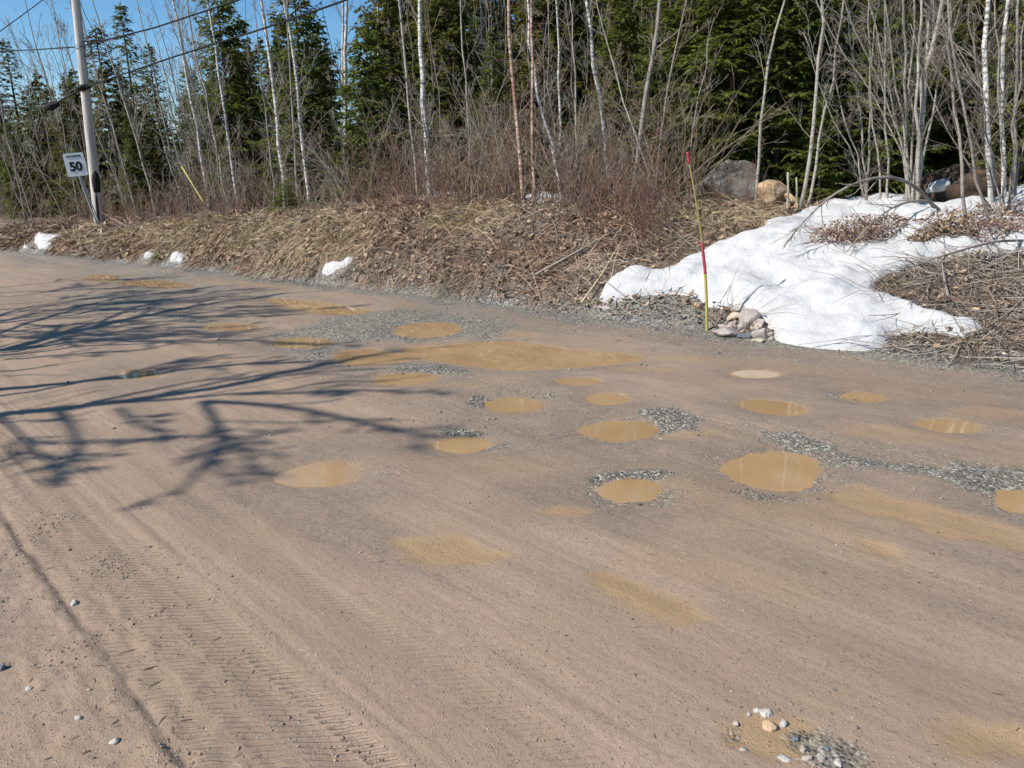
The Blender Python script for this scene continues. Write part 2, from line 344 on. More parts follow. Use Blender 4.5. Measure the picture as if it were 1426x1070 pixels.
M = dict(
    road=mat_road(), ground=mat_ground(), water=mat_water(), snow=mat_snow(), wood=mat_wood(),
    birch=mat_bark('white_birch_bark', (0.56, 0.53, 0.48), (0.70, 0.67, 0.62), (0.07, 0.06, 0.055), 0.5),
    aspen=mat_bark('pale_grey_bark', (0.28, 0.255, 0.21), (0.41, 0.38, 0.32), (0.12, 0.10, 0.085), 0.35),
    grey=mat_bark('grey_alder_bark', (0.22, 0.19, 0.16), (0.31, 0.275, 0.235), (0.09, 0.075, 0.06), 0.3),
    pink=mat_bark('peeling_young_birch_bark', (0.33, 0.20, 0.14), (0.56, 0.43, 0.32), (0.16, 0.075, 0.055), 0.6),
    dark=mat_bark('dark_conifer_bark', (0.09, 0.07, 0.055), (0.15, 0.12, 0.095), (0.04, 0.03, 0.025), 0.4),
    twig=island_mat('bare_twigs', [(0.2, (0.15, 0.11, 0.085)), (0.5, (0.25, 0.20, 0.165)), (0.8, (0.36, 0.31, 0.26))]),
    palet=island_mat('pale_twigs', [(0.2, (0.16, 0.135, 0.105)), (0.5, (0.25, 0.22, 0.18)), (0.8, (0.36, 0.325, 0.275))]),
    redt=island_mat('red_brown_twigs', [(0.2, (0.13, 0.065, 0.052)), (0.5, (0.20, 0.115, 0.09)), (0.8, (0.27, 0.175, 0.14))]),
    brush=island_mat('brush_stems', [(0.2, (0.12, 0.088, 0.062)), (0.45, (0.22, 0.168, 0.125)), (0.65, (0.29, 0.235, 0.18)), (0.85, (0.40, 0.34, 0.275))]),
    straw=island_mat('dry_straw', [(0.2, (0.24, 0.17, 0.095)), (0.45, (0.45, 0.345, 0.205)), (0.7, (0.62, 0.50, 0.315))]),
    stalk=island_mat('dead_stalks', [(0.2, (0.105, 0.074, 0.052)), (0.42, (0.255, 0.186, 0.134)), (0.6, (0.39, 0.298, 0.222)), (0.8, (0.56, 0.455, 0.355))]),
    debris=island_mat('dark_brush_debris', [(0.2, (0.06, 0.043, 0.032)), (0.45, (0.15, 0.11, 0.083)), (0.65, (0.25, 0.195, 0.152)), (0.85, (0.42, 0.35, 0.285))]),
    stick=island_mat('grey_sticks', [(0.15, (0.16, 0.13, 0.105)), (0.5, (0.30, 0.26, 0.215)), (0.85, (0.44, 0.39, 0.33))]),
    leaf=island_mat('dead_leaves', [(0.15, (0.13, 0.082, 0.052)), (0.45, (0.28, 0.19, 0.12)), (0.75, (0.45, 0.345, 0.24)), (0.9, (0.55, 0.46, 0.36))]),
    stone=island_mat('loose_gravel', [(0.12, (0.075, 0.068, 0.056)), (0.4, (0.155, 0.135, 0.106)), (0.7, (0.255, 0.215, 0.168)), (0.88, (0.36, 0.31, 0.25)), (0.96, (0.58, 0.54, 0.48))], 30, 0.9, 0.15),
    fir=island_mat('fir_needles', [(0.15, (0.055, 0.070, 0.013)), (0.5, (0.125, 0.152, 0.027)), (0.85, (0.22, 0.235, 0.045))], 1.1, 0.6, 0.45, 0.45),
    spruce=island_mat('spruce_needles', [(0.15, (0.050, 0.058, 0.012)), (0.5, (0.112, 0.120, 0.023)), (0.85, (0.19, 0.186, 0.038))], 0.9, 0.65, 0.45, 0.45),
    bright=island_mat('young_fir_needles', [(0.15, (0.045, 0.072, 0.014)), (0.5, (0.115, 0.150, 0.026)), (0.85, (0.20, 0.22, 0.04))], 1.3, 0.6, 0.4, 0.45),  # young firs have a bright green of their own
    clod=island_mat('dried_mud_crumbs', [(0.2, (0.17, 0.125, 0.092)), (0.5, (0.29, 0.22, 0.16)), (0.8, (0.42, 0.325, 0.235))], 20, 0.95, 0.2),
    faded=mat_plain('faded_ochre_fibreglass', (0.34, 0.27, 0.10), 0.6),
    boulder=mat_rock('grey_granite', (0.09, 0.072, 0.056), (0.20, 0.165, 0.132), (0.42, 0.38, 0.33)),
    tan=mat_rock('orange_tan_rock', (0.36, 0.22, 0.115), (0.52, 0.36, 0.21), (0.62, 0.48, 0.33)),
    rockp=mat_rock('pinkish_grey_rock', (0.27, 0.22, 0.185), (0.40, 0.34, 0.295), (0.50, 0.445, 0.385)),
    rocky=mat_rock('yellowish_rock', (0.36, 0.29, 0.20), (0.50, 0.42, 0.30), (0.58, 0.51, 0.39)),
    rockd=mat_rock('blue_grey_rock', (0.09, 0.10, 0.115), (0.15, 0.16, 0.175), (0.23, 0.23, 0.235)),
    white=mat_rock('pale_quartz_stone', (0.28, 0.245, 0.205), (0.45, 0.415, 0.37), (0.62, 0.595, 0.55)),
    peat=mat_rock('dark_root_soil', (0.03, 0.022, 0.016), (0.07, 0.045, 0.03), (0.14, 0.085, 0.05)),
    yellow=mat_plain('yellow_fibreglass', (0.42, 0.37, 0.075), 0.45), red=mat_plain('red_reflective_tape', (0.40, 0.055, 0.07), 0.5),
    sign=mat_plain('white_sign_sheeting', (0.72, 0.76, 0.78), 0.45, 0, 0.04), black=mat_plain('black_print', (0.015, 0.015, 0.017), 0.5),
    steel=mat_plain('galvanised_steel', (0.42, 0.44, 0.46), 0.45, 0.8), rubber=mat_plain('black_cable', (0.012, 0.012, 0.013), 0.75),
    guard=mat_plain('dark_plastic_guard', (0.014, 0.013, 0.014), 0.8), ylw2=mat_plain('yellow_guy_guard', (0.40, 0.35, 0.09), 0.5),
)

# ------------------------------------------------------------------ puddles, mud and gravel: where they are
def ell(cx, cy, rx, ry, tilt=0.0, n=18, j=0.10, seed=1):
    g = np.random.default_rng(seed); a = np.arange(n)*2*math.pi/n; rr = 1+g.uniform(-j, j, n)
    return [(cx+rr[i]*rx*math.cos(a[i]), cy+rr[i]*ry*math.sin(a[i])+tilt*rr[i]*rx*math.cos(a[i])) for i in range(n)]
PUD = [  # outline in the picture, depth, rim width, gravel round it, label
 ([(1005,648),(1018,639),(1040,631),(1075,626),(1105,627),(1128,632),(1141,643),(1139,660),(1122,674),(1092,679),(1060,673),(1035,667),(1015,657)], .07, .10, .9, 'largest rounded brown puddle in the pothole ringed with grey gravel, right of centre'),
 (ell(860,595,53,13,0,18,.05,2), .06, .10, .8, 'oval brown puddle with pale gravel heaped along its right rim'),
 (ell(877,680,45,15,0,18,.10,3), .06, .10, .95, 'small brown puddle with dark broken gravel on its left rim'),
 ([(386,660),(400,652),(425,644),(455,640),(480,644),(494,655),(480,663),(450,668),(410,667)], .05, .10, .35, 'puddle at left half reflecting pale sky, nearest the branch shadows'),
 (ell(713,560,36,8,0,16,.08,5), .05, .14, .6, 'narrow puddle with gravel at its left end, above the road centre'),
 ([(555,485),(575,479),(610,477),(660,474),(700,471),(745,476),(775,481),(800,485),(850,487),(885,491),(893,495),(850,502),(780,507),(720,509),(680,506),(640,500),(600,497),(570,493)], .05, .12, .5, 'longest puddle, stretching across the road below the snow marker'),
 ([(550,463),(562,452),(585,449),(615,448),(640,453),(632,462),(610,467),(575,468)], .04, .10, .55, 'bright orange puddle just above the longest puddle'),
 ([(466,495),(480,484),(515,482),(540,488),(580,494),(560,499),(530,503),(505,505),(480,502)], .04, .10, .7, 'pointed puddle left of the longest puddle, edged with dark gravel'),
 (ell(563,525,43,8,-.04,16,.08,9), .04, .10, .8, 'thin puddle below the pointed puddle with white stones at its right tip'),
 (ell(422,475,38,7,0,16,.08,10), .05, .10, .8, 'puddle among grey gravel at the edge of the branch shadows'),
 ([(365,416),(400,416),(440,420),(480,427),(515,432),(490,437),(450,436),(415,428)], .03, .10, .25, 'long thin orange puddle near the far road edge'),
 (ell(320,453,34,3.5,0,14,.08,12), .03, .10, .2, 'faint sliver of puddle under the upper branch shadows'),
 (ell(195,521,24,5,0,14,.08,13), .04, .10, .2, 'dark puddle lying inside the branch shadow at left'),
 (ell(205,392,58,4,.06,16,.10,14), .03, .15, .1, 'distant brown puddle in front of the speed sign'),
 ([(1032,558),(1060,556),(1095,560),(1115,567),(1110,574),(1080,574),(1050,568)], .04, .10, .2, 'puddle straight above the largest rounded puddle'),
 (ell(1052,518,27,4,0,14,.08,16), .03, .10, .1, 'small thin puddle below the rock pile'),
 (ell(1202,550,24,5,.05,14,.10,17), .03, .10, .3, 'small shallow puddle below the snow bank tongue'),
 (ell(1318,591,36,7,.08,14,.10,18), .03, .10, .25, 'shallow puddle near the right border below the brush pile'),
 (ell(1424,696,34,15,.05,16,.08,19), .06, .10, .8, 'brown puddle cut by the right border of the picture'),
 (ell(645,615,34,9,0,14,.08,20), .03, .10, .5, 'shallow murky puddle topped by a row of white gravel, near the middle'),
 (ell(845,553,22,6,0,14,.08,21), .03, .10, .1, 'tiny plain puddle above the oval puddle'),
 (ell(806,527,22,3.5,0,14,.10,22), .02, .10, .2, 'tiny olive puddle under the right end of the longest puddle'),
 (ell(142,386,16,3.5,.05,12,.08,24), .03, .12, .1, 'small distant puddle glinting with white, left of the distant brown one'),
]
MUD = [  # orange wet mud stains: polygon, strength, softness
 (ell(622,768,62,20,.05,14,.2,31), 1.0, .06), ([(812,800),(850,797),(900,815),(960,845),(995,868),(960,874),(900,858),(840,828)], 1.0, .04),
 ([(1150,690),(1190,682),(1290,700),(1426,740),(1426,770),(1380,765),(1290,745),(1200,715)], 1.0, .10), (ell(1225,768,42,14,.25,12,.1,32), .9, .06),
 (ell(1080,1028,62,32,.15,14,.2,33), 1.0, .03), (ell(1395,1035,75,24,.1,14,.12,34), .9, .06), (ell(970,500,70,5,.06,12,.1,35), .5, .15),
 (ell(895,513,45,4,.06,12,.1,36), .7, .1), (ell(790,716,34,8,0,12,.1,37), .8, .04), (ell(690,462,60,5,.05,12,.1,38), .5, .2),
 (ell(1100,705,190,32,.12,14,.1,39), .42, .25), (ell(985,800,120,22,.15,14,.1,40), .28, .2), (ell(960,604,40,6,0,12,.1,41), .6, .08),
 (ell(660,535,60,6,0,12,.1,42), .4, .1), (ell(1400,575,70,7,.08,12,.1,43), .7, .12), (ell(1270,545,120,8,.10,12,.1,44), .35, .2),
 (ell(545,548,22,4,0,12,.1,45), .6, .06), (ell(420,430,120,10,.08,12,.1,46), .35, .4), (ell(690,650,110,18,.05,14,.1,47), .3, .2),
 (ell(985,605,60,8,0,12,.1,48), .35, .1), (ell(1190,520,160,8,.12,12,.1,49), .3, .2), (ell(1250,605,90,8,.08,12,.1,50), .5, .1),
 (ell(205,392,80,5,.06,12,.1,51), .7, .3), (ell(330,395,60,4,.06,12,.1,52), .5, .3)]
GRAV = [  # bare gravel: polygon, strength, softness
 ([(1060,600),(1110,602),(1150,618),(1200,632),(1300,645),(1426,660),(1426,700),(1370,690),(1280,665),(1190,650),(1150,650),(1140,632),(1090,622)], .75, .12),
 ([(890,572),(940,565),(975,580),(960,598),(915,600),(910,588)], .85, .08), ([(815,665),(835,660),(842,690),(830,690)], 1.0, .05), (ell(900,660,50,6,0,12,.1,61), .8, .05),
 ([(440,440),(560,430),(720,448),(700,470),(560,475),(460,480),(400,470)], .75, .35), ([(380,462),(470,460),(480,492),(430,500),(390,490)], .7, .2), (ell(600,512,55,8,0,12,.1,62), .9, .1),
 (ell(640,601,32,5,0,12,.1,63), 1.0, .05), (ell(690,620,26,5,-.2,12,.1,64), .7, .05), (ell(670,557,22,8,0,12,.1,65), .9, .06), (ell(760,550,25,5,0,12,.1,66), .5, .06),
 (ell(1140,1055,48,26,.3,12,.1,74), .7, .05), (ell(1045,992,46,12,-.1,12,.1,75), .55, .05), (ell(1022,1020,14,26,0,12,.1,76), .5, .04), (ell(1380,665,80,22,.1,14,.1,67), .7, .12), (ell(840,494,70,5,0,12,.1,68), .6, .1),
 (ell(1180,548,30,4,0,12,.1,69), .6, .06), (ell(280,440,120,7,.08,12,.1,70), .3, .4), (ell(1070,690,60,9,.1,12,.1,71), .55, .1), (ell(540,655,50,9,0,12,.1,72), .3, .08),
 (ell(720,445,200,6,.115,12,.1,73), .4, .3)]
def to_xy(poly): return np.array([gnd(*p)[:2] for p in poly])
def smooth_poly(P, it=2):
    for _ in range(it):
        Q = np.roll(P, -1, 0); P = np.stack([0.75*P+0.25*Q, 0.25*P+0.75*Q], 1).reshape(-1, 2)
    return P
PUDXY = [smooth_poly(to_xy(p[0]), 1) for p in PUD]
MUDXY = [(to_xy(p), a, b) for p, a, b in MUD]; GRAVXY = [(to_xy(p), a, b) for p, a, b in GRAV]

def road_base(x, y):
    s, v = sv(x, y); t = v+tedge(s)
    z = 0.026*fbm(s*0.55, t*0.9, 20, 3)*sstep(0.6, 2.2, t) + 0.012*fbm(s*0.35, t*1.4, 21, 3) + 0.005*fbm(s*1.2, t*5.0, 22, 3) + 0.0035*fbm(x*9, y*9, 23, 3)
    # loose clods on the near shoulder and beside the tyre tracks
    sh = sstep(0.95, 0.45, t) + 0.55*np.exp(-((t-0.72)/0.12)**2)
    z = z + sh*0.008*np.clip(fbm(x*14, y*14, 25, 3), -0.15, 1) + sh*0.005*fbm(x*30, y*30, 26, 2)
    wob = 0.035*vnoise(s*0.5, s*0+3, 31) + 0.012*vnoise(s*2.5, s*0+5, 32)
    step = 0.555+wob+0.010*vnoise(s*9, s*0+2, 33)
    z = z + (0.007+0.008*vnoise(s*2.2, s*0+8, 34))*sstep(step+0.02, step-0.02, t) - 0.008*np.exp(-((t-step-0.02)/0.03)**2)
    for tc, dp, wd in ((0.90, 0.007, 0.07), (1.07, 0.006, 0.012), (1.35, 0.006, 0.09), (1.95, 0.005, 0.12), (2.75, 0.006, 0.14), (3.5, 0.006, 0.12), (4.9, .006, .12)):
        g = np.exp(-((t-tc-wob)/wd)**2)
        z = z - dp*g*(0.55+0.45*vnoise(s*1.3, s*0+tc*9, 41)) + 0.45*dp*np.exp(-((t-tc-wob-1.7*wd)/(wd*0.6))**2)
    return z
def soft(P, poly, w, seed):
    lo = poly.min(0)-w*2-0.1; hi = poly.max(0)+w*2+0.1
    k = np.where((P[:, 0] > lo[0]) & (P[:, 0] < hi[0]) & (P[:, 1] > lo[1]) & (P[:, 1] < hi[1]))[0]
    out = np.zeros(len(P))
    if len(k):
        d = sdf(P[k], poly) + (w*0.8+0.04)*fbm(P[k, 0]*4, P[k, 1]*4, seed, 4)
        out[k] = sstep(w, -w, d)
    return out
PUDZ = []
for i, poly in enumerate(PUDXY):
    c = poly.mean(0); pz = road_base(np.r_[poly[:, 0], c[0]], np.r_[poly[:, 1], c[1]])
    PUDZ.append(float(pz.min())-0.018)
def road_height(x, y, masks=True):
    P = np.stack([x, y], 1); z = road_base(x, y); mud = np.zeros(len(x)); gr = np.zeros(len(x)); damp = np.zeros(len(x))
    for i, poly in enumerate(PUDXY):
        dep, rim, gg = PUD[i][1:4]; far = poly[:, 1].mean()/6.0; rim = rim*max(1, far)
        lo = poly.min(0)-1.6; hi = poly.max(0)+1.6
        k = np.where((x > lo[0]) & (x < hi[0]) & (y > lo[1]) & (y < hi[1]))[0]
        if not len(k): continue
        d = sdf(P[k], poly); nz = fbm(x[k]*3.5, y[k]*3.5, 50+i, 4); d = d + 0.024*nz*max(1, far*0.8)
        out = d > 0; zb = z[k]
        u = sstep(0, rim*3.6, d)**0.8
        zo = PUDZ[i]+(zb-PUDZ[i])*u + 0.004*np.sin(np.clip(u, 0, 1)*math.pi)
        zi = PUDZ[i]-dep*sstep(0, -0.14, d)-0.002
        z[k] = np.where(out, zo, zi)
        ring = sstep(rim*3.0, -0.02, d+0.16*fbm(x[k]*3.5, y[k]*3.5, 90+i, 3))
        gr[k] = np.maximum(gr[k], 0.48*gg*ring)
        damp[k] = np.maximum(damp[k], 1.15*sstep(0.07*max(1, far), 0.0, d)); damp[k] = np.maximum(damp[k], sstep(0.75, 0.0, d+0.45*fbm(x[k]*1.7, y[k]*1.7, 95+i, 4)))
        mud[k] = np.maximum(mud[k], sstep(rim*1.3, 0, d)*(0.9-0.5*gg))
    for j, (poly, a, b) in enumerate(MUDXY): mud = np.maximum(mud, a*soft(P, poly, b, 120+j))
    for j, (poly, a, b) in enumerate(GRAVXY): gr = np.maximum(gr, a*soft(P, poly, b, 160+j))
    z = z - 0.007*sstep(0.3, 1.0, mud)
    s, v = sv(x, y); t = v+tedge(s)
    gr = np.maximum(gr, 0.75*sstep(-0.7, -0.05, v+0.25*fbm(x*1.3, y*1.3, 77, 3)))
    gr = np.maximum(gr, (0.30+0.5*fbm(s*0.25, t*1.1, 78, 4))*sstep(2.2, 4.6, t+0.05*s))
    z = z - 0.14*sstep(0.12, 0.42, v) - 0.14*sstep(-9.1, -9.4, v)
    z = z + gr*0.006*fbm(x*22, y*22, 79, 2)
    tread = sum(a*np.exp(-((t-c-0.02*vnoise(s*0.8, s*0+c*7, 36))/wd)**4) for c, wd, a in ((0.635, .036, .9), (0.74, .036, .8), (0.865, .042, 1.0), (0.965, .03, .8), (1.36, .045, .35)))
    tread = tread*(0.7+0.3*np.sign(vnoise(s*1.1+t*4, t*6, 37)))
    damp = np.maximum(0.85*damp, sstep(0.0, 0.55, fbm(s*0.4, t*0.8, 97, 5)+0.12*(t-3.0))*sstep(1.2, 3.5, t))
    damp = np.maximum(damp, 0.7*sstep(0.02, 0.5, fbm(s*0.3+9, t*1.7, 98, 5)+0.10*np.clip(1.5-s, 0, 3))*sstep(0.9, 1.6, t))
    damp = np.maximum(damp, 0.55*sstep(0.05, 0.5, fbm(x*1.6, y*1.6, 99, 5))*sstep(1.0, 0.6, t))
    return z, mud, gr, np.clip(tread, 0, 1), damp

# ------------------------------------------------------------------ road and land
def axis(segs):
    out = []
    for a, b, n in segs: out.append(np.linspace(a, b, n, endpoint=False))
    return np.concatenate(out+[[segs[-1][1]]])
def grid_obj(name, S, Vv, fn, mat):
    ss, vv = np.meshgrid(S, Vv, indexing='ij'); x, y = xy(ss.ravel(), vv.ravel()); z, masks = fn(x, y)
    n, m = len(S), len(Vv); i = np.arange(n-1)[:, None]*m; j = np.arange(m-1)[None]
    q = np.stack([i+j, i+m+j, i+m+j+1, i+j+1], -1).reshape(-1, 4)
    me = mk_mesh(name, np.stack([x, y, z], 1), [q[:, ::-1]], [mat], True)
    if masks is not None:
        a = me.attributes.new('masks', 'FLOAT_COLOR', 'POINT'); a.data.foreach_set('color', masks.astype(np.float32).ravel())
    return link(name, me)
def f_road(x, y):
    z, mud, gr, tr, dp = road_height(x, y); return z, np.stack([mud, gr, tr, dp], 1)
t0 = float(tedge(np.array([2.0]))[0])
road = grid_obj('road', axis([(-40, -8, 24), (-8, -2.6, 115), (-2.6, 5.6, 410), (5.6, 12, 165), (12, 32, 150), (32, 140, 40)]),
                axis([(-9.6, -t0-0.4, 18), (-t0-0.4, -t0+0.3, 22), (-t0+0.3, -t0+0.75, 50), (-t0+0.75, -t0+1.6, 48), (-t0+1.6, -2.2, 140), (-2.2, 0.5, 60)]), f_road, M['road'])
tag(road, 'muddy tan gravel road full of potholes', 'road', kind='structure')
def f_land(x, y):
    z = terr(x, y); s, v = sv(x, y)
    g = sstep(0.75, 0.2, v+0.3*fbm(x*1.5, y*1.5, 71, 3))*sstep(-1, 0, v)
    g = np.maximum(g, soft(np.stack([x, y], 1), MOUND, 0.15, 72)*0.9)
    return z, np.stack([g, g, g, np.ones_like(z)], 1)
MOUND = np.array([hit(*p, 0.0)[:2] for p in [(800,436),(840,425),(885,412),(940,405),(985,415),(1010,445),(1000,462),(900,452)]])
land = grid_obj('ground', axis([(-400, -40, 10), (-40, -8, 30), (-8, 12, 240), (12, 32, 110), (32, 80, 30), (80, 600, 10)]),
                axis([(-500, -30, 12), (-30, -9.8, 20), (-9.8, -8.8, 10), (-8.8, -0.4, 8), (-0.4, 6.5, 120), (6.5, 30, 50), (30, 700, 14)]), f_land, M['ground'])
tag(land, 'brown soil of the roadside bank and forest floor', 'ground', kind='structure')

# puddle water
for i, poly in enumerate(PUDXY):
    c = poly.mean(0); far = max(1, poly[:, 1].mean()/6.0); P = smooth_poly(poly, 1)
    d = P-c; ln = np.linalg.norm(d, axis=1, keepdims=True); P = P+d/ln*0.05*far
    V = [[c[0], c[1], PUDZ[i]]]+[[p[0], p[1], PUDZ[i]] for p in P]; n = len(P)
    k0 = MB(); k0.add(np.array(V), [[0, 1+a, 1+(a+1) % n] for a in range(n)])
    o = k0.build('puddle', M['water']); tag(o, PUD[i][4], 'puddle', 'puddles in the potholes', 'structure')
    if o.data.polygons[0].normal.z < 0: o.data.flip_normals()

# ------------------------------------------------------------------ snow
SNOWXY = []
def snow(pix, thick, label, g=0.05, edge=0.10, lump=0.05, poly=None, seed=0, wob=0.07):
    P = smooth_poly(np.array([hit(*p, 0.0)[:2] for p in pix]), 1) if poly is None else poly
    SNOWXY.append(P); lo, hi = P.min(0)-0.2, P.max(0)+0.2
    xs = np.arange(lo[0], hi[0], g); ys = np.arange(lo[1], hi[1], g)
    X, Y = np.meshgrid(xs, ys, indexing='ij'); n, m = X.shape; x, y = X.ravel(), Y.ravel()
    d = sdf(np.stack([x, y], 1), P) + wob*fbm(x*3, y*3, 200+seed, 3) + 0.5*wob*fbm(x*11, y*11, 205+seed, 3)
    zt = np.maximum(terr(x, y), -0.02)+np.where(d < 0, 0.035*sstep(0, -0.05, d), 0)
    th = thick*(0.75+0.25*fbm(x*0.8, y*0.8, 210+seed, 2))
    rel = sstep(0, -0.12, d)*(0.020*fbm(x*8, y*8, 230+seed, 3)+0.018*fbm(x*2.8+0.6*y, y*4.2, 240+seed, 3))
    z = np.where(d < 0, rel+zt+th*(1-np.exp(d/edge))+lump*sstep(0, -0.3, d)*fbm(x*1.7, y*1.7, 220+seed, 4), zt-0.35*np.clip(d, 0, 0.2)-0.02)
    keep = d < g*2.2
    i = np.arange(n-1)[:, None]*m; j = np.arange(m-1)[None]
    q = np.stack([i+j, i+m+j, i+m+j+1, i+j+1], -1).reshape(-1, 4)
    q = q[keep[q].all(1)]
    used = np.unique(q); mp = np.full(n*m, -1); mp[used] = np.arange(len(used))
    me = mk_mesh('snow_patch', np.stack([x, y, z], 1)[used], [mp[q]], [M['snow']], True)
    return tag(link('snow_patch', me), label, 'snow', 'old snow left by the road')
SN_MAIN = [(831,418),(843,397),(880,380),(925,370),(975,352),(1010,342),(1060,336),(1062,312),(1090,303),(1150,290),(1215,280),(1262,272),(1300,281),(1345,283),(1420,275),(1480,272),
           (1480,345),(1426,349),(1390,352),(1345,358),(1300,363),(1270,372),(1235,388),(1213,398),(1222,410),(1262,424),(1290,438),(1330,446),(1375,457),(1370,464),(1335,474),(1300,466),(1265,466),(1245,465),(1238,480),(1215,491),
           (1160,490),(1100,482),(1082,478),(1075,462),(1055,445),(1035,436),(1010,432),(990,426),(965,411),(930,408),(905,413),(868,418),(845,424)]
snow(SN_MAIN, 0.14, 'large sloping white snow bank behind the yellow marker stake', g=0.034, edge=0.09, lump=0.05, seed=1, wob=0.05)
snow([(48,333),(60,328),(84,326),(82,334),(70,345),(60,349),(52,342)], 0.12, 'ragged white snow patch left of the speed sign', g=0.04, edge=0.12, seed=2, wob=.1)
snow([(31,344),(40,340),(40,346),(33,348)], 0.09, 'tiny snow scrap on the verge at the far left', g=0.04, edge=0.12, seed=3, wob=.06)
snow([(192,357),(203,353),(216,351),(215,357),(205,361)], 0.09, 'thin snow strip on the bank left of a small green tuft', g=0.04, edge=0.12, seed=4, wob=.07)
snow([(235,360),(242,353),(256,352),(257,361),(248,368),(240,367)], 0.12, 'small round snow lump on the bank right of a green tuft', g=0.04, edge=0.12, seed=5, wob=.08)
snow([(450,371),(470,363),(494,357),(490,367),(475,378),(462,382),(451,381)], 0.11, 'lone wedge of snow halfway up the grassy bank', g=0.04, edge=0.12, seed=6, wob=.08)
def flat_snow(px0, px1, v0, v1, label, seed, thick=0.14):
    a = at_v(px0, v0); b = at_v(px1, v0); c = at_v(px1, v1); d = at_v(px0, v1)
    P = smooth_poly(np.array([a[:2], 0.5*(a+b)[:2], b[:2], c[:2], 0.5*(c+d)[:2], d[:2]]), 2)
    return snow(None, thick, label, g=0.12, edge=0.2, poly=P, seed=seed, wob=0.35)
flat_snow(455, 500, 4.0, 6.0, 'snow patch on forest floor behind the brush, nearest the fir sapling', 7, .3)
flat_snow(535, 640, 4.0, 6.5, 'long low snow strip on forest floor behind the straw hump', 8, .3)
flat_snow(725, 790, 3.4, 5.0, 'snow strip at the foot of the two pinkish birches', 9, .25)
flat_snow(1185, 1235, 13, 17, 'bright snow patch far under the firs, left of the birch clump', 10, .5)
flat_snow(1240, 1300, 11, 16, 'broad snow patch in the woods right behind the birch clump', 11, .6)
flat_snow(1320, 1345, 13, 16, 'small snow patch deep in the woods above the root mound', 12, .6)
flat_snow(1385, 1470, 6.0, 9.0, 'snow sheet under the birches at the right border', 13, .3)

# ------------------------------------------------------------------ rocks
def rock_mesh(size, seed, cuts=9, sub=3, rough=0.05):
    g = np.random.default_rng(seed); bm = bmesh.new(); bmesh.ops.create_icosphere(bm, subdivisions=sub, radius=1.0)
    V = np.array([v.co[:] for v in bm.verts]); F = np.array([[v.index for v in f.verts] for f in bm.faces]); bm.free()
    for _ in range(cuts):
        n = g.normal(size=3); n /= np.linalg.norm(n); d = g.uniform(0.45, 0.8); e = V@n-d; V = V-np.clip(e, 0, None)[:, None]*n
    V = V+rough*np.stack([fbm(V[:, 0]*3+7, V[:, 1]*3+V[:, 2]*2, seed, 3), fbm(V[:, 1]*3, V[:, 2]*3+V[:, 0]*2, seed+1, 3), fbm(V[:, 2]*3, V[:, 0]*3+V[:, 1]*2, seed+2, 3)], 1)
    return V*np.asarray(size), F
def rock(name, label, cat, c, size, seed, mat, rz=0, rx=0, group=None, cuts=9, sub=3, rough=0.06):
    V, F = rock_mesh(size, seed, cuts, sub, rough); m = np.array((Matrix.Rotation(rz, 3, 'Z')@Matrix.Rotation(rx, 3, 'Y')))
    me = mk_mesh(name, V@m.T, [F], [M[mat]], False); o = link(name, me); o.location = Vector([float(q) for q in c])
    return tag(o, label, cat, group)
def rock_at(name, label, cat, px, py, wpx, hpx, v, seed, mat, depth=0.8, group=None, tilt=0, cuts=9, sub=3):
    b = at_v(px, v); Y = b[1]; p = pt(px, py, Y); k = np.linalg.norm(p-EYE)/FPX
    return rock(name, label, cat, p, (wpx*k/2*1.15, wpx*k/2*depth, hpx*k/2*1.2), seed, mat, 0.0, tilt, group, cuts, sub, 0.11)
def rock_hit(name, label, cat, px, py, wpx, hpx, seed, mat, lift=0.3, depth=0.8, tilt=0, group=None, cuts=9):
    p = hit(px, py+hpx*0.4); k = np.linalg.norm(p-EYE)/FPX; h = hpx*k/2*1.15
    p = p+np.array([0, depth*wpx*k*0.4, h*lift]); return rock(name, label, cat, p, (wpx*k/2*1.15, wpx*k/2*depth, h), seed, mat, 0, tilt, group, 15, 3, 0.09)
rock_at('boulder', 'big grey granite boulder with pale worn faces at the forest edge', 'boulder', 1013, 268, 84, 72, 4.8, 23, 'boulder', 0.9, cuts=9, sub=4)
rock_at('boulder', 'orange tan boulder right of the big grey one', 'boulder', 1076, 272, 46, 30, 4.7, 12, 'tan', 0.9, tilt=0.2)
rock_at('boulder', 'small square tan rock at the left foot of the orange boulder', 'rock', 1058, 281, 13, 11, 4.4, 13, 'tan', 0.9)
rock_at('boulder', 'low pale rock slab at the right end of the orange boulder', 'rock', 1104, 279, 24, 13, 4.7, 14, 'tan', 0.9, tilt=0.5)
rock_at('boulder', 'grey rock half hidden behind the orange boulder', 'rock', 1060, 255, 28, 26, 6.0, 15, 'boulder', 0.9)
rock_hit('rock', 'grey stone lodged in the brown bank left of the snow tip', 'rock', 880, 338, 26, 16, 16, 'boulder')
rock_hit('rock', 'pale stone beside dry grass behind the yellow marker stake', 'rock', 972, 300, 22, 10, 17, 'rocky')
rock_hit('rock', 'flat light rock at the road edge below the snow tip', 'rock', 846, 428, 34, 8, 18, 'rockp')
rock_hit('rock', 'little grey rock on the gravel in front of the stake mound', 'rock', 912, 458, 9, 6, 19, 'boulder')
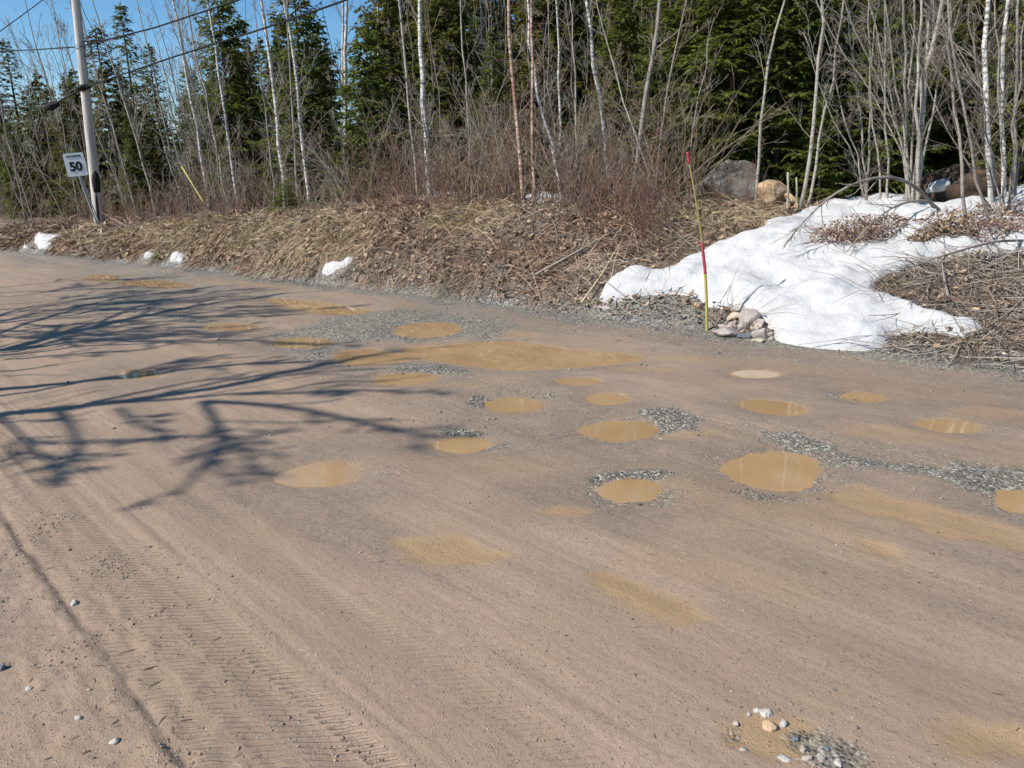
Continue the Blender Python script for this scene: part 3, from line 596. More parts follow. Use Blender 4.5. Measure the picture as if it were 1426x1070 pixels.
PILE = [ # cx, cy, w, h, seed, mat, tilt, label
 (1028,443,30,12,31,'rocky',-.1,'yellowish flat rock on top of the rock pile'), (1048,445,24,26,32,'rockp',.5,'tall slanting rock at the back of the rock pile'),
 (1024,454,20,9,33,'rockp',0,'pinkish rock under the yellowish flat rock'), (1037,457,12,12,34,'rockp',.3,'round pink rock in the middle of the rock pile'),
 (1014,465,34,13,35,'rockp',.12,'long pale rock at the lower left of the rock pile'), (1056,458,26,10,36,'rockp',-.8,'tilted rock leaning in the middle of the rock pile'),
 (1042,469,18,8,37,'rockd',0,'dark blue grey rock at the bottom of the rock pile'), (1063,466,20,16,38,'rockp',-.2,'notched rock at the right of the rock pile'),
 (1057,476,18,6,39,'rocky',.1,'low yellowish rock at the bottom right of the rock pile'), (1075,473,9,7,40,'rockp',0,'small rock nearest the snow in the rock pile'),
 (1075,466,7,5,41,'rockp',0,'tiny rock above the rightmost small pile rock'), (1009,455,12,6,42,'rockp',.1,'small flat rock at the far left of the rock pile'),
 (1043,432,16,8,43,'rockp',.2,'rock peeking from under the snow above the rock pile')]
for cx, cy, wv, hv, sd, mt, ti, lb in PILE:
    rock_hit('rock', lb, 'rock', cx, cy, wv*1.3, hv*1.45, sd, mt, 0.55, 0.9, ti, 'rocks piled beside the marker stake', 8)
def stone_px(px, py, wpx, hpx, seed, mat, label, grp):
    p = gnd(px, py); zz = float(road_height(np.array([p[0]]), np.array([p[1]]))[0][0]); k = np.linalg.norm(p-EYE)/FPX
    rock('stone', label, 'stone', (p[0], p[1], zz+hpx*k*0.08), (wpx*k/2, wpx*k/2*0.75, hpx*k/2), seed, mat, seed*0.7, 0.1, grp, 8, 2)
for a in [(103,840,13,9,61,'white','white stone beside the tyre groove at lower left'), (40,961,11,7,62,'white','white stone nearest the left border'), (112,1006,11,7,63,'white','white stone in bare dirt left of the tyre groove'),
          (160,1037,13,9,64,'white','white stone lowest at the left, close to the tyre groove'), (5,934,12,12,65,'rockd','dark stone cut by the left border')]:
    stone_px(*a, 'stones lying on the near shoulder')
for a in [(1068,996,24,14,71,'white','largest white stone in the stony pothole at the bottom'), (1053,993,10,8,72,'white','small white stone left of the largest one in the stony pothole'), (1043,997,9,6,73,'rockp','grey stone at the upper left of the stony pothole'),
          (1090,1009,15,12,74,'white','white stone at the right of the largest one in the stony pothole'), (1094,1056,22,7,75,'white','flat white shard at the bottom of the stony pothole'), (1123,1057,14,12,76,'rockp','pale round stone right of the flat white shard'),
          (1143,1059,14,14,77,'rockp','grey round stone at the lower right of the stony pothole'), (1168,1066,15,8,78,'white','white stone at the bottom right end of the stony pothole'), (1024,1010,11,9,79,'rockp','stone at the left rim of the stony pothole'),
          (1036,1046,12,8,81,'rockp','stone at the lower left rim of the stony pothole'), (1108,1030,13,9,82,'rockd','dark stone right of the mud in the stony pothole'), (1118,1044,10,8,83,'rockp','small grey stone above the pale round stone'), (1152,1046,12,8,84,'rockd','dark stone above the grey round stone at lower right'),
          (1070,1012,26,12,80,'tan','orange mud covered stone in the middle of the stony pothole')]:
    stone_px(*a, 'stones in the stony pothole')

# loose gravel: real little stones
def scatter_stones():
    b = MB(); o8 = np.array([[1,0,0],[-1,0,0],[0,1,0],[0,-1,0],[0,0,1],[0,0,-1]], float)
    f8 = np.array([[0,2,4],[2,1,4],[1,3,4],[3,0,4],[2,0,5],[1,2,5],[3,1,5],[0,3,5]])
    N = 150000; px = R(-40, 1466, N); py = 420+650*R(0, 1, N)**1.4
    d = FW[None]+RT[None]*((px-713)/FPX)[:, None]-UP[None]*((py-535)/FPX)[:, None]; p = EYE+d*(-1.6/d[:, 2:3])
    z, mud, gr, tr, dp = road_height(p[:, 0], p[:, 1]); s, v = sv(p[:, 0], p[:, 1]); dist = p[:, 1]
    wet = np.zeros(N, bool)
    for i, poly in enumerate(PUDXY): wet |= sdf(p[:, :2], poly) < 0.0
    cl = fbm(p[:, 0]*5, p[:, 1]*5, 301, 3)
    prob = np.clip(gr*1.0+0.45*cl-0.10, 0, 1)**2.3*0.30+0.0022
    k = (R(0, 1, N) < prob) & ~wet & (v < 0.2)
    p = p[k]; z = z[k]; n = len(p); r = R(0.3, 1, n)**4*0.014+0.0026; r *= np.clip(p[:, 1]/4.5, 0.55, 1.35)
    V = o8[None]*rng.uniform(0.65, 1.15, (n, 6, 1))*r[:, None, None]*rng.uniform([0.8, 0.8, 0.5], [1.3, 1.3, 0.9], (n, 1, 3))+rng.normal(size=(n, 6, 3))*r[:, None, None]*0.16
    th = R(0, 6.28, n); c, sn = np.cos(th)[:, None], np.sin(th)[:, None]
    V = np.stack([V[..., 0]*c-V[..., 1]*sn, V[..., 0]*sn+V[..., 1]*c, V[..., 2]], -1)
    V = V+np.stack([p[:, 0], p[:, 1], z+r*0.08], 1)[:, None]
    b.add(V.reshape(-1, 3), (f8[None]+(np.arange(n)*6)[:, None, None]).reshape(-1, 3))
    # shoulder and mound gravel beyond the edge
    N = 9000; s = R(-2, 14, N); vv = R(-0.1, 0.75, N)**1.0; x, y = xy(s, vv); zt = np.maximum(terr(x, y), -0.01); r = R(0.5, 1, N)**2*0.016+0.004
    r *= 0.8; V = o8[None]*rng.uniform(0.65, 1.15, (N, 6, 1))*r[:, None, None]+np.stack([x, y, zt+r*0.2], 1)[:, None]+rng.normal(size=(N, 6, 3))*r[:, None, None]*0.2
    b.add(V.reshape(-1, 3), (f8[None]+(np.arange(N)*6)[:, None, None]).reshape(-1, 3))
    tag(b.build('gravel', M['stone']), 'loose grey and white gravel around potholes and along the road edge', 'gravel', kind='stuff')
scatter_stones()

# ------------------------------------------------------------------ bank cover: straw, stalks, leaves, sticks
def on_snow(x, y):
    m = np.zeros(len(x), bool); P = np.stack([x, y], 1)
    for Q in SNOWXY:
        k = np.where((x > Q[:, 0].min()-.3) & (x < Q[:, 0].max()+.3) & (y > Q[:, 1].min()-.3) & (y < Q[:, 1].max()+.3))[0]
        if len(k): m[k] |= sdf(P[k], Q) < (-0.03 if Q is SNOWXY[0] else 0.12)
    return m
def blades(x, y, L, W, az, lift, droop, segs=3):
    n = len(x); u = np.linspace(0, 1, segs+1)[None]; z0 = terr(x, y)
    dx, dy = np.cos(az), np.sin(az); hx = x[:, None]+dx[:, None]*L[:, None]*u; hy = y[:, None]+dy[:, None]*L[:, None]*u
    wig = rng.normal(size=(n, 2))*L[:, None]*0.18
    hx = hx+wig[:, :1]*u**2; hy = hy+wig[:, 1:]*u**2
    zt = terr(hx.ravel(), hy.ravel()).reshape(hx.shape)
    zz = zt+L[:, None]*(lift[:, None]*u-droop[:, None]*u**2)
    zz = np.maximum(zz, zt+0.008+0.015*u)
    return np.stack([hx, hy, zz], -1), W[:, None]*(1-0.75*u)
STRAW = [(ell(430,325,110,26,-.05,14,.1,81), 1.0), (ell(660,302,60,12,0,12,.1,82), 1.2), (ell(290,325,90,20,0,12,.1,83), 0.7), (ell(1020,305,70,18,0,12,.1,84), .8), (ell(1180,268,50,10,0,12,.1,85), .7), (ell(140,330,60,10,0,12,.1,86), .5), (ell(560,400,80,8,.1,12,.1,87), .3)]
STRAWXY = [(np.array([hit(*p, 0.0)[:2] for p in poly]), a) for poly, a in STRAW]
def straw_mask(x, y):
    m = np.zeros(len(x))
    for poly, a in STRAWXY: m = np.maximum(m, a*soft(np.stack([x, y], 1), poly, 0.35, 330))
    return m
def bank_points(n, s0, s1, v0, v1, pw=1.0):
    s = s0+(s1-s0)*R(0, 1, n)**pw; v = R(v0, v1, n); x, y = xy(s, v); k = ~on_snow(x, y); return x[k], y[k], s[k], v[k]
down = math.atan2(-NX[1], -NX[0])
def bank_cover():
    b = MB(); x, y, s, v = bank_points(150000, 5.5, 30, 0.25, 4.4, 1.25)
    m = straw_mask(x, y); k = R(0, 1, len(x)) < np.clip(m*0.75, 0, 1); x, y, s, v = x[k], y[k], s[k], v[k]; n = len(x)
    far = np.clip(y/11, 0.8, 2.0)
    cl = 2.2*fbm(x*2.2, y*2.2, 340, 2)
    P, W = blades(x, y, R(0.18, 0.55, n), R(0.005, 0.011, n)*far, down+cl+rng.normal(size=n)*0.45, R(0.15, 1.0, n), R(0.3, 1.1, n), 3)
    b.ribbons(P, W)
    tag(b.build('dry_grass', M['straw']), 'matted yellow dry grass on the roadside bank', 'grass', kind='stuff')
    b = MB(); x, y, s, v = bank_points(74000, -3, 30, 0.22, 5.2, 1.2)
    m = straw_mask(x, y); mo = soft(np.stack([x, y], 1), MOUND, 0.15, 341); k = (R(0, 1, len(x)) > m*0.7) & (R(0, 1, len(x)) > mo*0.93) & (R(0, 1, len(x)) < np.where(v > 3.4, 0.45, 1)); x, y, s, v = x[k], y[k], s[k], v[k]; n = len(x)
    far = np.clip(y/11, 0.75, 2.0); cl = 2.8*fbm(x*1.6, y*1.6, 342, 2)
    P, W = blades(x, y, R(0.12, 0.75, n)*np.where(R(0, 1, n) < .5, .6, 1), R(0.005, 0.014, n)*far, down+cl+rng.normal(size=n)*0.9, R(0.05, 0.95, n), R(0.1, 0.9, n), 3)
    rs = s < 3.9; b.ribbons(P[~rs], W[~rs]); b2 = MB(); b2.ribbons(P[rs], W[rs]); tag(b2.build('brush_debris', M['debris']), 'dark brown dead brush debris on the slope at the right', 'dead plants', kind='stuff')
    tag(b.build('dead_stalks', M['stalk']), 'tangled brown dead stalks covering the bank', 'dead plants', kind='stuff')
    b = MB(); x, y, s, v = bank_points(52000, -4, 30, 0.2, 8, 1.2); n = len(x); z = terr(x, y)+R(0.0, 0.11, n); L = R(0.02, 0.055, n)*np.clip(y/9, .8, 2)
    q = rng.normal(size=(n, 2, 3)); q[:, :, 2] *= 0.55; q /= np.linalg.norm(q, axis=2, keepdims=True); c = np.stack([x, y, z], 1)
    V = np.stack([c-q[:, 0]*L[:, None], c+q[:, 1]*L[:, None]*0.6, c+q[:, 0]*L[:, None], c-q[:, 1]*L[:, None]*0.6], 1)
    b.add(V.reshape(-1, 3), np.arange(n*4).reshape(-1, 4))
    tag(b.build('leaf_litter', M['leaf']), 'dead leaves littering the bank and forest floor', 'leaf litter', kind='stuff')
    # coarse sticks on the right-hand slope and along the bank
    b = MB(); x1, y1, s1, v1 = bank_points(2600, -3.5, 3.6, 0.2, 4.0); x2, y2, s2, v2 = bank_points(1500, 3, 24, 0.3, 3.4)
    x = np.r_[x1, x2]; y = np.r_[y1, y2]; n = len(x); L = R(0.25, 0.9, n)
    P, W = blades(x, y, L, R(0.006, 0.018, n), R(0, 6.28, n), R(0.02, 0.45, n), R(0, 0.3, n), 3)
    b.tubes(P, W*0.5+0.0015, 3)
    tag(b.build('stick_litter', M['stick']), 'grey broken sticks strewn over the bank, thickest at the right', 'sticks', kind='stuff')
bank_cover()
# twigs and crumbs on the near road
def road_debris():
    b = MB(); g = np.random.default_rng(5); P = []; W = []
    for _ in range(190):
        if g.random() < .6: px, py = g.uniform(0, 330), g.uniform(760, 1068)
        else: px, py = g.uniform(300, 1420), g.uniform(640, 1060)
        p = gnd(px, py)
        if p[0]*NX[0]+p[1]*NX[1] > 0.95 and g.random() < 0.45: continue
        L = g.uniform(0.008, 0.042)*(1.7 if g.random() < .12 else 1); a = g.uniform(0, 6.28); u = np.linspace(-.5, .5, 4); k = g.normal()*0.25
        q = np.stack([p[0]+L*(np.cos(a)*u-np.sin(a)*k*u*u), p[1]+L*(np.sin(a)*u+np.cos(a)*k*u*u), u*0], 1)
        q[:, 2] = road_height(q[:, 0], q[:, 1])[0]+0.003; P.append(q); W.append(g.uniform(0.0008, 0.002)*np.array([.7, 1, 1, .5]))
    b.tubes(np.array(P), np.array(W), 4)
    tag(b.build('twig_litter', M['brush']), 'small dark twigs scattered on the near road surface', 'twigs', kind='stuff')
road_debris()
def clods():
    g = np.random.default_rng(15); o8 = np.array([[1,0,0],[-1,0,0],[0,1,0],[0,-1,0],[0,0,1],[0,0,-1]], float); f8 = np.array([[0,2,4],[2,1,4],[1,3,4],[3,0,4],[2,0,5],[1,2,5],[3,1,5],[0,3,5]])
    N = 80000; ss = g.uniform(0.2, 6.0, N); tt = np.where(g.random(N) < .6, g.normal(.72, .16, N), g.uniform(-.4, 4.2, N)); x = _M[0,0]*ss+_M[0,1]*tt; y = _M[1,0]*ss+_M[1,1]*tt
    c = fbm(x*3, y*3, 401, 4); pr = np.clip(c*2.0-.2, 0, 1)*np.where(tt < 1.05, .5, .05)+np.where(tt < 0.55, .05, .003); k = g.random(N) < pr; x, y = x[k], y[k]; n = len(x); z = road_height(x, y)[0]
    r = g.random(n)**4*.006+.0012; V = o8[None]*g.uniform(.6, 1.2, (n, 6, 1))*r[:, None, None]*g.uniform([.8, .8, .5], [1.4, 1.4, .9], (n, 1, 3))+g.normal(size=(n, 6, 3))*r[:, None, None]*.2+np.stack([x, y, z+r*.2], 1)[:, None]
    b = MB(); b.add(V.reshape(-1, 3), (f8[None]+(np.arange(n)*6)[:, None, None]).reshape(-1, 3)); tag(b.build('soil_clods', M['clod']), 'crumbs of dried mud along the tyre ruts and near shoulder', 'soil', kind='stuff')
clods()

# ------------------------------------------------------------------ bare trees
def grow(P, Rr, k, lf, ang, up, m=4, f0=0.2, f1=1.0, rscale=0.55, seed=0, lenvar=(0.5, 1.2), curl=0.12):
    g = np.random.default_rng(seed); N, n, _ = P.shape; idx = np.repeat(np.arange(N), k); K = N*k
    f = g.uniform(f0, f1, K); u = f*(n-1); i = np.minimum(u.astype(int), n-2); fr = (u-i)[:, None]
    st = P[idx, i]*(1-fr)+P[idx, i+1]*fr; T = P[idx, i+1]-P[idx, i]; T /= np.linalg.norm(T, axis=1, keepdims=True)+1e-9
    pl = np.linalg.norm(np.diff(P, axis=1), axis=2).sum(1)[idx]
    rv = g.normal(size=(K, 3)); pr = rv-(rv*T).sum(1, keepdims=True)*T; pr /= np.linalg.norm(pr, axis=1, keepdims=True)+1e-9
    a = np.radians(g.uniform(ang[0], ang[1], K))[:, None]
    D = T*np.cos(a)+pr*np.sin(a); D[:, 2] += up; D /= np.linalg.norm(D, axis=1, keepdims=True)
    L = pl*lf*g.uniform(*lenvar, K)*(1.15-0.75*f)
    q = np.linspace(0, 1, m)[None, :, None]; side = g.normal(size=(K, 1, 3))*curl
    Q = st[:, None]+L[:, None, None]*(D[:, None]*q+side*q*q+np.array([0, 0, 0.12])*q*q) + g.normal(size=(K, m, 3))*0.025*L[:, None, None]*q
    r0 = (Rr[idx, i]*(1-fr[:, 0])+Rr[idx, i+1]*fr[:, 0])*rscale
    return Q, r0[:, None]*(1-0.8*np.linspace(0, 1, m)[None])
def resample(P, n):
    P = np.asarray(P, float); d = np.r_[0, np.cumsum(np.linalg.norm(np.diff(P, axis=0), axis=1))]; u = np.linspace(0, d[-1], n)
    return np.stack([np.interp(u, d, P[:, i]) for i in range(3)], 1)
def smooth_line(P, n):
    P = resample(P, n); Q = P.copy()
    for _ in range(3): Q[1:-1] = 0.25*Q[:-2]+0.5*Q[1:-1]+0.25*Q[2:]
    return Q
def bare_parts(stems, radii, seed, nb, lf, levels, rmin, f0):
    """stems: list of polylines (base first). returns trunk MB, crown MB"""
    T = MB(); C = MB(); P = np.array(stems); Rr = np.array(radii); T.tubes(P, Rr, 8, True)
    l1, r1 = grow(P, Rr, nb, lf, (28, 62), 0.22, 6, f0, 0.99, 0.30, seed); r1 = np.maximum(r1, rmin); C.tubes(l1, r1, 4)
    if levels > 1:
        l2, r2 = grow(l1, r1, 5, 0.5, (22, 55), 0.12, 4, 0.2, 1, 0.6, seed+1); r2 = np.maximum(r2, rmin*.8); C.tubes(l2, r2, 3)
    if levels > 2:
        l3, r3 = grow(l2, r2, 3, 0.55, (18, 50), 0.08, 3, 0.25, 1, 0.65, seed+2); r3 = np.maximum(r3, rmin*.65); C.tubes(l3, r3, 3)
    return T, C
BARK = dict(birch=('birch', 'palet'), aspen=('aspen', 'palet'), grey=('grey', 'twig'), pink=('pink', 'redt'))
def traced_tree(name, label, kind, v, stems, wpx, nb=16, lf=0.16, ext=3.5, f0=0.12, levels=3, seed=1, cat='tree', group=None):
    """stems: list of pixel polylines, top first, base last"""
    L = []; RR = []; bx = stems[0][-1][0]; b0 = at_v(bx, v); Y = b0[1]; g = np.random.default_rng(seed)
    for si, st in enumerate(stems):
        wp = wpx[si] if hasattr(wpx, '__len__') else wpx
        Yi = Y+(g.uniform(-0.25, 0.25) if si else 0)
        P = [pt(px, py, Yi+g.uniform(-.15, .15)*(j < len(st)-1)) for j, (px, py) in enumerate(st)][::-1]
        base = P[0].copy(); d0 = P[1]-P[0]; zt = tz(base[0], base[1])-0.12
        if base[2] > zt+0.02: P = [base+d0/d0[2]*(zt-base[2])*0.6*np.array([1, 1, 1/0.6])]+P
        e = (P[-1]-P[-2]); e /= np.linalg.norm(e); e = e*0.6+np.array([0, 0, 0.4]); e /= np.linalg.norm(e)
        if ext > 0: P.append(P[-1]+e*ext)
        P = smooth_line(P, 14); P[1:-1, :2] += g.normal(size=(12, 2))*0.018
        k = Y/FPX*1.02; r = wp*k/2*np.linspace(1.12, 0.25 if ext > 1 else 0.4, 14)
        L.append(P); RR.append(r)
    T, C = bare_parts(L, RR, seed*13, max(3, int(nb)), lf, levels, 0.0035*Y/14, f0)
    root = empty(name, (L[0][0][0], L[0][0][1], tz(L[0][0][0], L[0][0][1]))); bk, tw = BARK[kind]
    T.build('trunk', M[bk], root, True); C.build('crown', M[tw], root)
    return tag(root, label, cat, group)
GB = 'bare trees along the forest edge'
TR = [
 ('aspen', 5.0, [[(52,70),(75,145),(97,215)]], 3.2, 'pale bare tree whose trunk ends right above the speed sign'),
 ('aspen', 6.5, [[(83,60),(97,130),(110,200)]], 2.6, 'thin pale tree half hidden behind the utility pole'),
 ('grey', 3.0, [[(-4,120),(10,190),(29,270)]], 2.6, 'thin grey sapling leaning at the far left border'),
 ('aspen', 4.0, [[(128,85),(145,140),(163,190),(178,245)]], 3.0, 'slender pale tree leaning left, first to the right of the utility pole'),
 ('aspen', 3.6, [[(143,55),(160,105),(180,160),(207,255)]], 3.6, 'long pale tree leaning left, second to the right of the utility pole'),
 ('grey', 3.4, [[(118,145),(140,195),(166,262)]], 2.4, 'thin grey leaning stem just right of the speed sign'),
 ('aspen', 7.0, [[(192,10),(210,85),(228,160)]], 3.0, 'pale tree in front of the pointed dark spruce'),
 ('birch', 5.0, [[(238,-10),(257,80),(270,160),(284,235)]], 5.0, 'white birch crossing both overhead cables at upper left'),
 ('aspen', 4.2, [[(268,50),(285,130),(298,190),(312,255)]], 4.0, 'pale grey tree between two white birches at upper left'),
 ('birch', 4.4, [[(286,-5),(300,60),(312,150),(327,255)]], 4.6, 'white birch right of the pale grey tree, under the upper cable'),
 ('birch', 4.0, [[(363,-5),(373,60),(383,120),(387,180),(394,250)]], 6.6, 'bright white paper birch left of the big yellow green spruce'),
 ('birch', 4.2, [[(395,-5),(407,60),(415,120),(421,190),(426,250)]], 5.4, 'speckled white birch standing against the big yellow green spruce'),
 ('aspen', 3.6, [[(402,30),(406,120),(409,190),(414,260)]], 3.2, 'thin pale sapling between the paper birch and the speckled birch'),
 ('grey', 3.0, [[(368,140),(375,200),(382,280)]], 2.8, 'short grey sapling left of the little fir on the bank'),
 ('birch', 11.0, [[(484,-5),(481,70),(481,180)]], 7.0, 'distant white birch in the gap of blue sky'),
 ('birch', 12.0, [[(478,30),(477,90),(479,190)]], 5.0, 'distant birch twin just left of the one in the sky gap'),
 ('birch', 12.0, [[(526,-5),(527,60),(528,170)]], 4.5, 'far white birch above the bright young fir'),
 ('aspen', 3.2, [[(556,-5),(565,90),(572,170),(584,285)]], 4.4, 'straight pale trunk left of the thickest white birch'),
 ('birch', 4.0, [[(583,-5),(587,70),(590,140),(598,255)]], 9.0, 'thickest white birch with peeling bark near the middle'),
 ('pink', 2.6, [[(708,-5),(712,70),(717,150),(731,300)]], 6.6, 'pinkish young birch, left one of the close pair at centre'),
 ('pink', 2.6, [[(740,-5),(741,70),(743,130),(742,295)]], 5.2, 'pinkish young birch, right one of the close pair at centre'),
 ('birch', 3.2, [[(743,100),(750,145),(764,185),(783,285)]], 5.4, 'pale birch slanting away to the right of the pinkish pair'),
 ('birch', 4.2, [[(811,-5),(820,40),(829,85),(836,130),(841,175),(848,240)]], 6.4, 'white birch bending right at upper centre'),
 ('grey', 4.0, [[(921,-5),(913,70),(905,120),(894,170),(879,275)]], 8.0, 'stout grey mottled tree leaning right beside the big fir'),
 ('grey', 3.4, [[(956,5),(940,75),(926,130),(916,190),(911,265)]], 3.2, 'thin grey sapling curving up in front of the big fir'),
 ('aspen', 3.4, [[(866,140),(885,180),(908,245)]], 3.0, 'short pale sapling leaning left beside the thin curved one'),
 ('birch', 9.0, [[(776,-5),(778,60),(780,160)]], 4.6, 'far white birch left of the bending one'),
 ('birch', 10.0, [[(668,-5),(672,70),(676,160)]], 4.0, 'far white trunk left of the pinkish pair'),
 ('aspen', 6.0, [[(640,-5),(646,90),(655,230)]], 3.2, 'thin pale trunk right of the thickest white birch'),
 ('aspen', 5.0, [[(795,20),(800,120),(806,240)]], 3.2, 'upright thin trunk behind the bending white birch'),
 ('aspen', 4.8, [[(1089,15),(1072,75),(1061,150),(1055,255)]], 4.6, 'forked pale tree growing right behind the orange boulder'),
 ('aspen', 4.4, [[(1147,-5),(1143,60),(1138,140),(1130,215),(1117,270)]], 5.6, 'pale smooth tree right of the boulders, curving at its foot'),
 ('aspen', 4.6, [[(1166,75),(1152,150),(1140,210),(1126,270)]], 4.0, 'slim companion just right of the curved pale tree'),
 ('birch', 4.4, [[(1372,-5),(1370,80),(1374,190),(1381,295)]], 8.4, 'straight white birch near the right border'),
 ('birch', 5.0, [[(1404,-5),(1396,70),(1396,150),(1399,285)]], 6.6, 'white birch second from the right border'),
 ('grey', 4.4, [[(1412,20),(1413,120),(1419,280)]], 4.6, 'grey trunk hugging the right border'),
 ('grey', 3.2, [[(1322,30),(1338,140),(1358,230),(1386,345)]], 4.4, 'grey stem slanting down onto the snow, left of the straight birch'),
 ('grey', 3.0, [[(1330,175),(1345,260),(1346,350)]], 5.0, 'short dark stem rising from the snow below the root mound'),
 ('aspen', 5.2, [[(1213,150),(1219,200),(1226,250)]], 3.0, 'thin pale stem left of the birch clump'),
 ('aspen', 5.0, [[(1230,60),(1234,150),(1238,275)]], 3.4, 'slim pale stem nearest the birch clump on its left'),
]
for i, (kd, v, st, wp, lb) in enumerate(TR):
    traced_tree('bare_tree', lb, kd, v, st, wp*0.9, nb=15 if wp < 5 else 20, lf=0.15, ext=3.0, f0=0.15, seed=100+i, group=GB)
traced_tree('birch_clump', 'many stemmed grey birch clump rising from the edge of the snow', 'aspen', 4.5,
    [[(1312,-5),(1296,60),(1286,150),(1271,275)], [(1298,-5),(1290,90),(1279,270)], [(1257,-5),(1262,100),(1263,278)], [(1232,15),(1248,110),(1268,270)], [(1282,-5),(1281,120),(1275,272)],
     [(1172,5),(1215,90),(1245,150),(1268,262)], [(1205,-5),(1240,120),(1266,268)], [(1340,-5),(1312,90),(1290,180),(1276,270)], [(1272,10),(1270,140),(1268,275)], [(1160,60),(1210,120),(1266,230)]],
    [7.5, 6, 4.6, 3, 4.6, 2.2, 2.4, 3, 3.4, 2], nb=14, lf=0.16, ext=2.0, f0=0.2, seed=301)
traced_tree('bare_shrub', 'fan of thin grey stems standing on the snow at the right border', 'grey', 3.6,
    [[(1350,60),(1375,180),(1398,320)], [(1330,120),(1370,220),(1400,322)], [(1425,40),(1412,180),(1402,320)], [(1300,150),(1360,250),(1399,325)], [(1440,120),(1420,220),(1404,320)], [(1385,20),(1393,180),(1401,322)]],
    [2.6, 2.4, 3, 2.2, 2.4, 2.8], nb=14, lf=0.18, ext=1.0, f0=0.2, seed=302, cat='shrub')
traced_tree('bare_shrub', 'sparse multi stemmed shrub left of the birch clump under the firs', 'aspen', 5.5,
    [[(1180,40),(1195,140),(1205,255)], [(1160,110),(1185,190),(1203,258)], [(1220,30),(1210,150),(1208,255)], [(1150,150),(1190,215),(1204,258)]], [2.8, 2.4, 3, 2.2], nb=14, lf=0.2, ext=1.2, seed=303, cat='shrub')

# saplings bowed down over the snow
def bowed(pix, v, wpx, label, seed, ntw=10):
    b = at_v(pix[0][0], v); Y = b[1]; n = len(pix); g = np.random.default_rng(seed)
    P = np.array([pt(px, py, Y-0.9*j/(n-1)) for j, (px, py) in enumerate(pix)]); zt = tz(P[0][0], P[0][1])
    P[0][2] = min(P[0][2], zt+0.1); P = smooth_line(P, 16); r = wpx*Y/FPX/2*np.linspace(1.1, 0.3, 16)
    T = MB(); T.tubes(P, r, 6, True); C = MB(); l1, r1 = grow(P[None], r[None], ntw, 0.24, (25, 60), -0.35, 5, 0.3, 1, 0.55, seed); C.tubes(l1, np.maximum(r1, .003), 4)
    l2, r2 = grow(l1, r1, 4, 0.5, (20, 50), -0.15, 4, 0.2, 1, 0.6, seed+1); C.tubes(l2, np.maximum(r2, .0025), 3)
    root = empty('bowed_sapling', P[0]); T.build('trunk', M['grey'], root, True); C.build('crown', M['twig'], root); return tag(root, label, 'sapling', 'saplings bowed over the snow')
bowed([(1306,292),(1290,272),(1268,252),(1240,244),(1210,247),(1165,265),(1120,305),(1092,342)], 3.8, 5, 'long grey sapling arching left over the snow bank', 401, 16)
bowed([(1310,290),(1296,278),(1275,279),(1250,284),(1225,300),(1195,330),(1180,350)], 3.6, 3.6, 'lower bowed sapling bending down to the brush tuft on the snow', 402, 12)
bowed([(1426,330),(1390,335),(1350,345),(1300,360),(1262,375)], 2.6, 4, 'grey fallen stem lying along the upper edge of the stick slope', 403, 6)
def fallen(pix, wpx, label, mat='stick', lift=0.06):
    P = np.array([hit(*p)+np.array([0, 0, lift]) for p in pix]); Y = P[:, 1].mean(); Q = smooth_line(P, 9); r = wpx*Y/FPX/2*np.linspace(1, 0.45, 9)
    b = MB(); b.tubes(Q, r, 6, True); tag(b.build('fallen_branch', M[mat], None, True), label, 'branch', 'branches fallen on the bank')
fallen([(1426,384),(1370,391),(1310,398),(1255,408)], 5, 'long grey branch lying across the stick slope at right', 'grey')
fallen([(1318,428),(1312,400),(1310,380)], 4, 'short upright broken stick on the stick slope', 'grey', 0.12)
fallen([(1426,425),(1395,455),(1350,478)], 4, 'dark branch slanting down at the right border', 'brush', .08)
fallen([(1345,386),(1315,387),(1322,390)], 6, 'pale split stick lying above the long grey branch', 'straw')
fallen([(810,432),(840,390),(862,350)], 3, 'thin pale stick leaning on the bank left of the snow tip', 'straw', .1)
fallen([(745,395),(800,365),(860,330)], 4, 'grey branch lying up the brown bank left of the snow', 'stick', .12)
fallen([(460,290),(520,300),(560,312)], 4, 'dark branch lying on the crest of the straw bank', 'brush', .1)
fallen([(100,310),(112,303),(122,303)], 6, 'pale broken wood on the ground at the foot of the speed sign', 'straw', .12)
def stub(px, py0, py1, wpx, v, label):
    b = at_v(px, v); p1 = pt(px, py0, b[1]); p0 = np.array([p1[0]+0.03, p1[1], b[2]-0.1]); P = smooth_line([p0, 0.5*(p0+p1)+[0.03, 0, 0], p1], 6)
    m = MB(); m.tubes(P, wpx*b[1]/FPX/2*np.linspace(1.2, .8, 6), 7, True); tag(m.build('broken_stub', M['aspen'], None, True), label, 'stub', 'broken stubs by the boulders')
stub(1097, 240, 285, 3.4, 4.3, 'pale broken stub right of the orange boulder')
stub(1109, 247, 280, 2.8, 4.4, 'shorter pale stub between the boulder and the curved tree')
stub(1050, 236, 265, 3, 5.2, 'thin dead stub between the grey and orange boulders')

